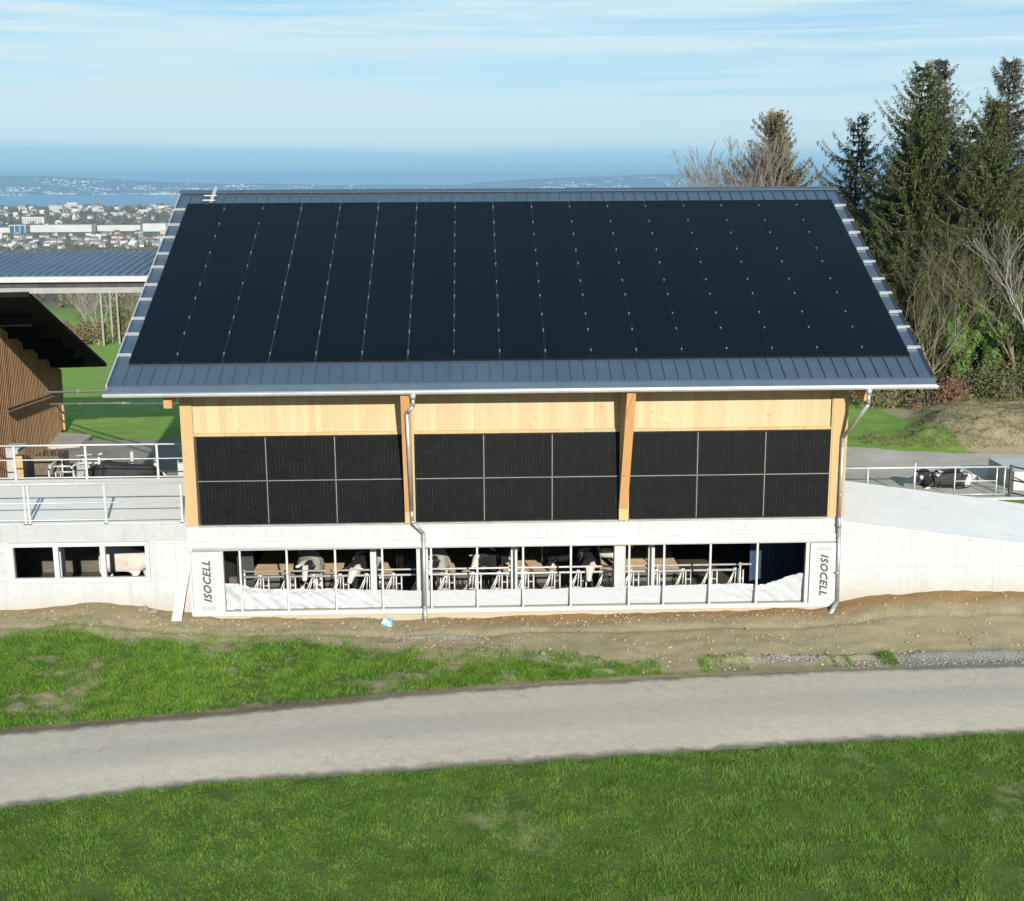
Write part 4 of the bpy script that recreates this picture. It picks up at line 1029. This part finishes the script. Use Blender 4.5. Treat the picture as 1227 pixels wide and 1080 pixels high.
# ------------------------------------------------------------------ trees
def spruce(name, x, y, z0, ztop, rad, mat, label, seed, cat='spruce tree', dens=1., bare_top=.0, low=.08, group=None, twig=.36):
    rnd = random.Random(seed); H = ztop-z0
    e = empty(name, (x,y,z0), label, cat, group)
    m = MB(); pts = [(0,0,-.3)]
    for k in range(1,9): pts.append((.12*rnd.uniform(-1,1)*(k/8), .12*rnd.uniform(-1,1)*(k/8), H*k/8))
    for k in range(8): m.tube(pts[k], pts[k+1], .20*(1-k/8)*H/15+.02, .20*(1-(k+1)/8)*H/15+.015, 7, False)
    V = []; F = []
    bm_ = MB()
    zz = H*low
    while zz < H*.985:
        t = (zz)/H
        L = rad*1.2*(1-t)**.76*rnd.uniform(.6,1.25)+.18
        if t < .25: L *= .75+t
        nb = rnd.choice([5,6,7]) if t<.85 else 4
        a0 = rnd.uniform(0,6.28)
        for b in range(nb):
            if rnd.random() > dens: continue
            a = a0+6.283*b/nb+rnd.uniform(-.3,.3); l = L*rnd.uniform(.5,1.25); dx, dy = math.cos(a), math.sin(a)
            up = .55*t - .25 + rnd.uniform(-.08,.08); droop = .30*(1-t); kk = 6
            prev = Vector((0,0,zz)); ns_ = max(3,int(l/.22))
            for s_ in range(1,ns_+1):
                u = s_/ns_
                p = Vector((dx*l*u, dy*l*u, zz + l*(up*u - droop*math.sin(u*2.4)*.8 + .42*u*u*u)))
                bm_.tube(prev, p, .028*(1-u)+.010, .028*(1-u)*.8+.008, 3, False)
                n_sp = 8 if u < .3 else 12
                for q in range(n_sp):
                    side = rnd.choice([-1,1]); ln = twig*(1.15-.6*u)*rnd.uniform(.6,1.3)
                    c = prev.lerp(p, rnd.random())
                    dr = Vector((dx*.55-side*dy*.8, dy*.55+side*dx*.8, rnd.uniform(-.55,.15))).normalized()
                    tip = c+dr*ln; pe = Vector((rnd.uniform(-1,1),rnd.uniform(-1,1),rnd.uniform(-.4,1))).normalized().cross(dr)*ln*.105
                    i = len(V); mid = c.lerp(tip,.45)
                    V += [tuple(c), tuple(mid+pe), tuple(tip), tuple(mid-pe)]; F.append((i,i+1,i+2,i+3))
                    # drooping secondary twig
                    if rnd.random() < .6:
                        t2 = mid+Vector((rnd.uniform(-.06,.06),rnd.uniform(-.06,.06),-ln*rnd.uniform(.4,.9))); pe2 = Vector((rnd.uniform(-1,1),rnd.uniform(-1,1),0)).normalized()*ln*.10; i = len(V)
                        m2 = mid.lerp(t2,.5); V += [tuple(mid),tuple(m2+pe2),tuple(t2),tuple(m2-pe2)]; F.append((i,i+1,i+2,i+3))
                prev = p
        zz += rnd.uniform(.17,.32)*(H/15)**.3
    m.v, mm = m.v, None
    i = len(m.v); m.v += bm_.v; m.f += [tuple(i+q for q in f) for f in bm_.f]
    m.build('trunk', M['bark'], e)
    me = bpy.data.meshes.new('crown'); me.from_pydata(V, [], F); link('crown', me, mat, e)
    return e
def bare_tree(name, x, y, z0, H, spread, mat, label, seed, depth=6, r0=.16, group=None, lean=(0,0), ivy=0, stems=1, cat='bare tree', rmin=0.):
    rnd = random.Random(seed); e = empty(name, (x,y,z0), label, cat, group); m = MB(); main = []
    def grow(p, d, L, r, lv):
        k = 3 if lv < 3 else 2
        for i in range(k):
            d = (d+Vector((rnd.uniform(-.16,.16),rnd.uniform(-.16,.16),rnd.uniform(-.04,.12)))).normalized(); q = p+d*L/k; r2 = r*(.88 if lv<3 else .8)
            m.tube(p,q,max(r,rmin),max(r2,rmin),6 if lv<2 else (4 if lv<4 else 3),False)
            if lv <= 1: main.append((p.copy(),q.copy(),r))
            if lv and rnd.random() < .5 and lv < depth-1:
                a = rnd.uniform(0,6.28); grow(q,(d+Vector((math.cos(a),math.sin(a),.1))*spread).normalized(),L*.5,r2*.5,lv+2)
            p, r = q, r2
        if lv < depth:
            for b in range(rnd.choice([2,3]) if lv else 3+rnd.choice([0,1])):
                a = rnd.uniform(0,6.28); s_ = spread*rnd.uniform(.6,1.2)
                grow(p,(d+Vector((math.cos(a)*s_,math.sin(a)*s_,rnd.uniform(-.1,.35)))).normalized(),L*rnd.uniform(.6,.85),r*rnd.uniform(.55,.75),lv+1)
    for s in range(stems):
        grow(Vector((rnd.uniform(-.3,.3)*(stems>1),rnd.uniform(-.3,.3)*(stems>1),-.2)), Vector((lean[0]+rnd.uniform(-.12,.12)*(stems>1),lean[1],1)).normalized(), H*.30, r0*1.15, 0)
    m.build('trunk', mat, e)
    if ivy:
        V, F = [], []
        for k in range(ivy):
            p,q,r = rnd.choice(main); c = p.lerp(q,rnd.random())
            if c.z > H*.74: continue
            a = rnd.uniform(0,6.28); rr = r+rnd.uniform(.02,.46)*(1-.5*c.z/H); c += Vector((math.cos(a)*rr,math.sin(a)*rr,rnd.uniform(-.15,.15)))
            n_ = Vector((math.cos(a),math.sin(a),rnd.uniform(-.2,.8))).normalized(); u = n_.orthogonal().normalized(); w = n_.cross(u); s_ = rnd.uniform(.04,.085); i = len(V)
            V += [tuple(c-u*s_),tuple(c-w*s_),tuple(c+u*s_),tuple(c+w*s_*1.2)]; F.append((i,i+1,i+2,i+3))
        me = bpy.data.meshes.new('ivy'); me.from_pydata(V,[],F); link('ivy', me, M['ivy'], e)
    return e
def bush(name, x, y, z0, rx, h, mat, label, seed, n=900, s=.07, group=None, cat='bush', rz=0):
    rnd = random.Random(seed); e = empty(name,(x,y,z0),label,cat,group); V,F = [],[]; st = MB()
    lobes = [(rnd.uniform(-.6,.6)*rx, rnd.uniform(-.4,.4)*rx, rnd.uniform(.25,.8)*h, rnd.uniform(.3,.55)) for _ in range(8)]
    for k in range(n):
        lx,ly,lz,lr = rnd.choice(lobes); u = Vector((rnd.gauss(0,1),rnd.gauss(0,1),rnd.gauss(0,1))).normalized()*(rnd.random()**.5)
        c = Vector((lx+u.x*rx*lr, ly+u.y*rx*lr, max(.02,lz+u.z*h*.42)))
        a = Vector((rnd.gauss(0,1),rnd.gauss(0,1),rnd.gauss(0,1))).normalized(); b = a.orthogonal().normalized(); ss = s*rnd.uniform(.6,1.5); i = len(V)
        V += [tuple(c-a*ss),tuple(c+b*ss*.5),tuple(c+a*ss),tuple(c-b*ss*.5)]; F.append((i,i+1,i+2,i+3))
    for k in range(26):
        a = rnd.uniform(0,6.28); q = Vector((math.cos(a)*rx*rnd.uniform(.2,.9),math.sin(a)*rx*rnd.uniform(.2,.8),h*rnd.uniform(.6,1.2))); mid = q*.5+Vector((rnd.uniform(-.1,.1),0,.1))
        st.tube((q.x*.2,q.y*.2,-.1),mid,.022,.015,4,False); st.tube(mid,q,.015,.006,3,False)
    st.build('stems', M['bark_pale'], e)
    me = bpy.data.meshes.new('leaves'); me.from_pydata(V,[],F); link('leaves',me,mat,e); return e
ZG = -2.6
spruce('spruce',28.43,30,ZG,13.95,4.3,M['needles'],'tall dark spruce, left one of the twin pointed tops behind the barn corner',11)
spruce('spruce',29.75,31.4,ZG,14.19,4.0,M['needles_grey'],'tall sparse spruce, right one of the twin pointed tops',12,dens=.85)
spruce('spruce',33.41,32,ZG,14.35,4.4,M['needles_grey'],'tallest spruce touching the right edge of the view',13,dens=.85)
spruce('spruce',30.9,27.5,ZG,12.3,3.4,M['needles'],'dense green spruce between the twin tops and the rightmost one',14)
spruce('spruce',27.26,36,ZG,11.95,4.4,M['needles_grey'],'open grey spruce standing alone left of the big trees',15,dens=.62)
spruce('spruce',28.55,60,ZG-1,13.15,5.6,M['needles_brown'],'brownish spruce beyond the ridge beside the hazy bare tree',16,twig=.5)
spruce('spruce',28.2,33,ZG,8.6,5.0,M['needles'],'shorter dark spruce filling below the twin tops',17)
spruce('spruce',32.0,34,ZG,10.1,5.2,M['needles'],'dark spruce deep behind the bare ivy trees',18)
spruce('spruce',27.4,31,ZG,5.6,3.6,M['needles'],'low dark spruce close behind the right roof edge',19)
spruce('spruce',37.0,33,ZG,13.5,4.4,M['needles'],'spruce standing just outside the right edge',20)
spruce('spruce',30.3,29.5,ZG,8.2,4.6,M['needles'],'bushy dark spruce straight behind the ivy trunks',21)
spruce('spruce',34.4,29.5,ZG,9.0,4.6,M['needles'],'dark spruce low at the right edge of the view',22)
spruce('spruce',31.4,31.5,ZG,11.4,4.4,M['needles'],'slim dark spruce in the gap between the twin tops and the edge tree',25)
spruce('spruce',29.3,33.5,ZG,10.6,5.0,M['needles'],'dark spruce close behind the twin tops',26)
spruce('spruce',33.2,28.5,ZG,8.8,4.4,M['needles'],'dark bushy spruce behind the tallest ivy tree',27)
spruce('spruce',32.4,27.0,ZG,6.4,3.6,M['needles'],'low broad spruce behind the leaning bare tree',23)
spruce('spruce',28.6,27.2,ZG,5.2,3.4,M['needles'],'low broad spruce behind the left ivy trunk',24)
bare_tree('bare_tree',25.6,55,ZG-1,12.8,.44,M['bark_grey'],'hazy grey bare tree left of the brownish spruce',31,6,.24,stems=2,rmin=.016)
bare_tree('bare_tree',27.3,58,ZG-1,14.4,.38,M['bark_grey'],'taller thin grey bare tree just behind the brownish spruce',32,6,.22,rmin=.016)
bare_tree('bare_tree',27.7,24.3,-2.4,8.8,.62,M['bark_pale'],'pale bare tree nearest the barn roof edge',33,6,.10,stems=2,lean=(-.15,0))
bare_tree('ivy_tree',28.7,25.0,-2.4,10.6,.5,M['bark_pale'],'bare tree with left ivy-covered trunk',34,6,.13,ivy=16000,cat='ivy tree')
bare_tree('ivy_tree',29.9,25.4,-2.4,11.6,.5,M['bark_pale'],'taller bare tree with bright green ivy up its trunk',35,6,.14,ivy=20000,lean=(.1,0),cat='ivy tree')
bare_tree('bare_tree',31.7,24.2,-2.3,9.8,.6,M['bark_pale'],'pale bare tree leaning in the right corner of the wood',36,6,.13,lean=(-.18,0))
bare_tree('bare_tree',26.5,23.4,-2.3,7.2,.75,M['bark_pale'],'small crooked bare tree beside the end of the eave',37,6,.07,stems=2)
bare_tree('bare_tree',32.6,23.8,-2.1,9.6,.5,M['pole'],'pale thick-trunked bare tree leaning left at the right edge of the view',41,5,.15,lean=(-.3,0),rmin=.008)
bush('bush',24.9,22.6,-1.9,1.7,1.6,M['scrub'],'brown winter bush at the left end of the undergrowth',51,1200)
bush('bush',26.9,22.2,-1.7,1.6,1.8,M['red_scrub'],'reddish bush below the end of the eave',52,1300)
bush('bush',28.9,23.0,-1.7,2.0,2.4,M['bush'],'green bush under the ivy trunks',53,2200)
bush('bush',31.2,22.6,-1.6,2.0,2.2,M['bush'],'dark green bush on the mound towards the right edge',54,2200)
bush('bush',33.4,23,-1.6,1.9,2.2,M['scrub'],'brown bush at the right edge of the mound',55,1600)
bush('bush',23.0,25.8,-2.1,2.4,1.9,M['scrub'],'low dark bush behind the meadow next to the timber corner',56,2000)
bush('bush',26.2,27,-2.2,2.4,3.2,M['bush'],'tall green bush behind the reddish one',57,3000)
bush('bush',29.5,27,-2.2,2.6,4.0,M['bush'],'very tall dark bush deep in the wood',58,3500)
bush('bush',33,27,-2.2,2.6,3.8,M['bush'],'tall bush deep at the right of the wood',59,3000)
bush('bush',21.0,30,-2.2,2.6,1.9,M['scrub'],'far brown bush behind the right meadow',60,1500)
# dry grass tufts on the mound
V = []; F = []
for k in range(42000):
    x = random.uniform(20.5,32); y = random.uniform(12.2,21); h = terrain(x,y)
    if h < -1.0: continue
    a = random.uniform(0,6.28); l = random.uniform(.05,.18); i = len(V); c = Vector((x,y,h)); t = c+Vector((math.cos(a)*l,math.sin(a)*l-.05,l*random.uniform(.3,1))); w = Vector((-math.sin(a),math.cos(a),0))*.009
    V += [tuple(c-w),tuple(c+w),tuple(t)]; F.append((i,i+1,i+2))
me = bpy.data.meshes.new('tall_grass'); me.from_pydata(V,[],F)
tag(link('tall_grass',me,leaf_mat('dry_and_green_grass',[(.07,.11,.02),(.10,.12,.04),(.16,.125,.065),(.24,.19,.11)],scale=.5)),kind='stuff')
# trees and scrub beyond the left meadow
rnd = random.Random(5)
sp_l = ['thin','bushy','crooked','leaning','broad','slender','twiggy','pale','brown','sparse','tall','low','forked','ragged','dark','grey']
pos = ['leftmost','near the slatted roof','left of the poles','by the poles','behind the poles','right of the poles','next to the barn verge','hidden by the barn verge']
for k in range(16):
    x = -25.5+k*.95+rnd.uniform(-.4,.4); y = rnd.uniform(63,82)
    bare_tree('bare_tree',x,y,-3.5-(y-63)*.03,rnd.uniform(5,7.5),.6,M['bark_grey'] if k%3 else M['bark_pale'],f'{sp_l[k]} bare tree in the scrub behind the left meadow, {pos[k//2]}',200+k,5,.07,group='bare trees behind the left meadow',stems=2)
for k in range(10):
    x = -25+k*1.45; y = rnd.uniform(62,66)
    bush('bush',x,y,-3.3,1.3,1.6 if k!=4 else 2.6,M['scrub'] if k!=4 else M['bush'],f'{["wide","rounded","low","ragged","green","tangled","pale","thin","brown","small"][k]} bush at the far edge of the left meadow {pos[min(7,k*8//10)]}',300+k,1500,.09,group='bushes at the far edge of the left meadow')
pts = []
for k in range(420):
    y = random.uniform(85,420); x = xat(random.uniform(-30,0),y); pts.append((x,y,terrain(x,y)-.5,random.uniform(1.5,3),1.8,60))
tag(clump_cloud('winter_wood', pts, M['scrub']), kind='stuff')

# ------------------------------------------------------------------ cows
def cow_mesh(name, mat, head=0., lying=False, turn=0., seed=0, tailside=.1):
    """facing +x, standing on z=0; head -1 (feeding low) .. 1 (raised)"""
    V = []; E = []; Rr = []
    def add(p, r, par=None):
        V.append(p); Rr.append(r if isinstance(r, tuple) else (r,r))
        if par is not None: E.append((par, len(V)-1))
        return len(V)-1
    dz = -.62 if lying else 0
    mid = add((.62,0,1.02+dz),(.36,.40)); hip = add((.12,0,1.07+dz),(.31,.33),mid); rump = add((-.18,0,1.05+dz),(.24,.25),hip)
    ch = add((1.08,0,1.02+dz),(.30,.36),mid); sh = add((1.35,0,1.08+dz),(.24,.27),ch)
    hz = 1.25+.28*head+dz*.75; tx, ty = math.cos(turn), math.sin(turn)
    nk = add((1.35+.30*tx,.30*ty,(1.14+dz+hz)/2),(.18,.23),sh)
    pl = add((1.35+.60*tx,.60*ty,hz),(.125,.14),nk)
    drop = .22 if head > -.5 else .32
    fc = add((1.35+.80*tx,.80*ty,hz-drop*.5),(.105,.11),pl); mz = add((1.35+1.0*tx,1.0*ty,hz-drop),(.08,.075),fc); add((1.35+1.06*tx,1.06*ty,hz-drop*1.15),(.065,.055),mz)
    for s_ in (-1,1):
        # ears
        e1 = add((1.35+.60*tx-s_*.16*ty,.60*ty+s_*.16*tx,hz+.03),(.03,.045),pl); add((1.35+.58*tx-s_*.28*ty,.58*ty+s_*.28*tx,hz-.01),(.02,.035),e1)
        if lying:
            a = add((1.2,s_*.22,.36),.10,ch); b = add((1.55,s_*.25,.12),.06,a); add((1.25,s_*.28,.06),.045,b)
            a = add((.05,s_*.30,.36),.15,hip); b = add((.55,s_*.42,.14),.09,a); add((.25,s_*.45,.06),.05,b)
        else:
            o_ = .06*s_
            a = add((1.15,s_*.20,.78),.125,ch); b = add((1.16+o_,s_*.19,.44),.062,a); c = add((1.15+o_,s_*.19,.12),.042,b); add((1.19+o_,s_*.19,.035),.055,c)
            a = add((.08,s_*.21,.80),.17,hip); b = add((.02-o_,s_*.21,.58),.085,a); c = add((-.14-o_,s_*.20,.43),.055,b); d = add((-.08-o_,s_*.20,.12),.042,c); add((-.04-o_,s_*.20,.035),.055,d)
    t1 = add((-.42,tailside*.2,1.12+dz),.035,rump); t2 = add((-.47,tailside*.5,.75+dz*.5),.022,t1); add((-.46,tailside*.6,.40+dz*.2),.035,t2)
    if not lying: add((.22,0,.66),(.13,.10),hip)
    me = bpy.data.meshes.new('tmpcow'); me.from_pydata(V,E,[]); ob = bpy.data.objects.new('tmpcow',me); C.objects.link(ob)
    sk = ob.modifiers.new('s','SKIN'); sk.use_smooth_shade = True
    for i, r in enumerate(Rr):
        me.skin_vertices[0].data[i].radius = r; me.skin_vertices[0].data[i].use_root = (i == 0)
    ob.modifiers.new('ss','SUBSURF').levels = 2; ob.modifiers['ss'].render_levels = 2
    bpy.context.view_layer.update()
    out = bpy.data.meshes.new_from_object(ob.evaluated_get(bpy.context.evaluated_depsgraph_get()))
    bpy.data.objects.remove(ob); out.name = name; out.materials.clear(); out.materials.append(mat); out.shade_smooth(); return out
CM = [cow_mat('holstein_a',1.3,.50), cow_mat('holstein_b',4.2,.44), cow_mat('holstein_c',7.7,.40), cow_mat('holstein_white',9.1,.60), cow_mat('holstein_black',2.6,.34)]
def cow(x, y, z, rz, mi, label, s=1., **kw):
    me = cow_mesh('cow', CM[mi], **kw); o = link('cow', me, None, loc=(x,y,z)); o.rotation_euler = (0,0,rz); o.scale = (s,)*3
    return tag(o, label, 'cow', 'cattle of the farm')
FZ = -2.9
cow(2.35,3.45,FZ,R(-88),3,'white-faced cow looking out through the second bay of the barn opening',head=.1)
cow(4.05,3.30,FZ,R(-100),1,'black cow with white muzzle just left of the first white column',head=-.1)
cow(5.05,3.5,FZ,R(-75),4,'black cow with head down left of the downpipe',head=-.3)
cow(5.95,3.6,FZ,R(-95),3,'pale cow directly behind the downpipe',head=.3)
cow(7.0,4.6,FZ+.28,R(-60),4,'dark cow standing on the bedding before the middle white column',head=.2)
cow(7.75,4.0,FZ,R(-110),2,'cow with white blaze left of the middle white column',head=.2)
cow(9.3,4.1,FZ,R(-40),2,'large black cow right of the middle white column',head=-.1)
cow(10.25,3.3,FZ,R(-95),1,'black cow with white legs putting its head through the fence by the bay pillar',head=-.2)
cow(11.6,5.9,FZ+.28,R(-120),1,'cow standing in the bedding far back at the right of the bay pillar',head=0)
cow(-3.3,3.2,-2.75,R(-30),3,'white cow seen through the annex window',head=-.5)
cow(-4.72,7.4,-1.25,R(2),4,'black cow in the yard behind the deck railing',.92,head=-.55)
cow(22.6,7.3,-1.2,R(183),2,'black and white cow lying in the right yard behind the tube fence',lying=True,head=.1,s=.9,turn=.9)
cow(18.55,8.2,-1.2,R(190),1,'cow half hidden by the barn corner in the right yard',lying=True,head=-.6)

# ------------------------------------------------------------------ haze
hz_ = MB(); hz_.box(-31000,31000,-30500,41000,-232,175)
HM = bpy.data.materials.new('haze'); HM.use_nodes = True; nt = HM.node_tree; nt.nodes.clear()
out = nt.nodes.new('ShaderNodeOutputMaterial'); pv = nt.nodes.new('ShaderNodeVolumePrincipled'); pv.inputs['Color'].default_value=(.30,.52,.74,1); pv.inputs['Density'].default_value=6e-5
nt.links.new(pv.outputs[0], out.inputs['Volume'])
ho = hz_.build('haze', HM); ho['kind'] = 'stuff'

# ------------------------------------------------------------------ light
EL, AZ = 20.3, 168.5        # elevation, azimuth clockwise from +y
sun = bpy.data.lights.new('sun','SUN'); sun.energy = 5.0; sun.angle = R(.5); sun.color = (1,.94,.84)
so = bpy.data.objects.new('sun', sun); C.objects.link(so)
dv = Vector((math.sin(R(AZ))*math.cos(R(EL)), math.cos(R(AZ))*math.cos(R(EL)), math.sin(R(EL))))
so.rotation_euler = dv.to_track_quat('Z','Y').to_euler(); so.location = (10,-30,30)
w = bpy.data.worlds.new('World'); scene.world = w; w.use_nodes = True; nt = w.node_tree; bg = nt.nodes['Background']
sky = nt.nodes.new('ShaderNodeTexSky'); sky.sky_type = 'NISHITA'; sky.sun_disc = False; sky.sun_elevation = R(EL); sky.sun_rotation = R(AZ); sky.altitude = 600; sky.air_density = 1.; sky.dust_density = .3; sky.ozone_density = 1.6
tc = nt.nodes.new('ShaderNodeTexCoord'); sx = nt.nodes.new('ShaderNodeSeparateXYZ'); nt.links.new(tc.outputs['Generated'], sx.inputs[0])
mp = nt.nodes.new('ShaderNodeMapping'); mp.inputs['Scale'].default_value = (1.6,1.6,26); mp.inputs['Rotation'].default_value=(0,R(1.2),0); nt.links.new(tc.outputs['Generated'], mp.inputs[0])
nzz = N(nt,'ShaderNodeTexNoise',Scale=1.15,Detail=7.,Roughness=.55,Distortion=.6); nt.links.new(mp.outputs[0], nzz.inputs['Vector'])
# amount of thin cloud by height above the horizon
am = ramp(nt, [(.0,(.5,.5,.5)),(.026,(.9,.9,.9)),(.045,(1,1,1)),(.10,(.95,.95,.95)),(.16,(.78,.78,.78)),(.40,(.5,.5,.5)),(1,(.2,.2,.2))], sx.outputs[2])
mp2 = nt.nodes.new('ShaderNodeMapping'); mp2.inputs['Scale'].default_value = (2.6,2.6,75); mp2.inputs['Rotation'].default_value=(R(.6),R(2.2),0); nt.links.new(tc.outputs['Generated'], mp2.inputs[0])
nz2 = N(nt,'ShaderNodeTexNoise',Scale=1.3,Detail=8.,Roughness=.62,Distortion=.9); nt.links.new(mp2.outputs[0], nz2.inputs['Vector'])
av = nt.nodes.new('ShaderNodeMix'); av.data_type='FLOAT'; av.inputs[0].default_value=.32; nt.links.new(nzz.outputs['Fac'], av.inputs[2]); nt.links.new(nz2.outputs['Fac'], av.inputs[3])
st = ramp(nt, [(.41,(.05,.05,.05)),(.49,(.62,.62,.62)),(.56,(1.15,1.15,1.15))], av.outputs[0])
mu = nt.nodes.new('ShaderNodeMath'); mu.operation='MULTIPLY'; mu.use_clamp = True; nt.links.new(am, mu.inputs[0]); nt.links.new(st, mu.inputs[1])
mx = nt.nodes.new('ShaderNodeMix'); mx.data_type='RGBA'; nt.links.new(mu.outputs[0], mx.inputs[0]); sk2 = nt.nodes.new('ShaderNodeMix'); sk2.data_type='RGBA'; sk2.inputs[0].default_value=.55; nt.links.new(sky.outputs[0], sk2.inputs[6]); sk2.inputs[7].default_value=(1.9,4.7,6.9,1); nt.links.new(sk2.outputs[2], mx.inputs[6]); mx.inputs[7].default_value=(5.5,7.0,7.5,1)
lo = nt.nodes.new('ShaderNodeMath'); lo.operation='MULTIPLY_ADD'; lo.inputs[1].default_value = .022; nt.links.new(nzz.outputs['Fac'], lo.inputs[0])
tl = nt.nodes.new('ShaderNodeMath'); tl.operation='MULTIPLY_ADD'; tl.inputs[1].default_value=.016; nt.links.new(sx.outputs[0], tl.inputs[0]); nt.links.new(sx.outputs[2], tl.inputs[2]); nt.links.new(tl.outputs[0], lo.inputs[2])
hzf = ramp(nt, [(.0,(.9,.9,.9)),(.031,(.86,.86,.86)),(.040,(.10,.10,.10)),(.06,(.0,.0,.0)),(.2,(.0,.0,.0))], lo.outputs[0])
mh = nt.nodes.new('ShaderNodeMix'); mh.data_type='RGBA'; nt.links.new(hzf, mh.inputs[0]); nt.links.new(mx.outputs[2], mh.inputs[6]); mh.inputs[7].default_value=(3.0,5.6,7.0,1)
nt.links.new(mh.outputs[2], bg.inputs[0]); bg.inputs[1].default_value = .080

# ------------------------------------------------------------------ camera
cd = bpy.data.cameras.new('camera'); co = bpy.data.objects.new('camera', cd); C.objects.link(co)
f_, pi_, ro_, ya_ = 1528.4412, .21, -.0057, -.032
cp, sp = math.cos(pi_), math.sin(pi_); Rz = Matrix.Rotation(ya_,3,'Z')
R0, F0, U0 = Rz@Vector((1,0,0)), Rz@Vector((0,cp,-sp)), Rz@Vector((0,sp,cp))
Rv = math.cos(ro_)*R0+math.sin(ro_)*U0; Uv = -math.sin(ro_)*R0+math.cos(ro_)*U0
mat = Matrix((Rv,Uv,-F0)).transposed().to_4x4(); mat.translation = (6.952,-31.7399,8.6089); co.matrix_world = mat
cd.sensor_width = 36; cd.sensor_fit = 'HORIZONTAL'; cd.lens = f_/1227*36; cd.clip_start = .5; cd.clip_end = 80000
scene.camera = co
vs = scene.view_settings; vs.view_transform = 'Standard'; vs.look = 'None'; vs.exposure = .64; vs.gamma = 1
scene.cycles.volume_bounces = 0; scene.cycles.max_bounces = 6; scene.cycles.transparent_max_bounces = 8
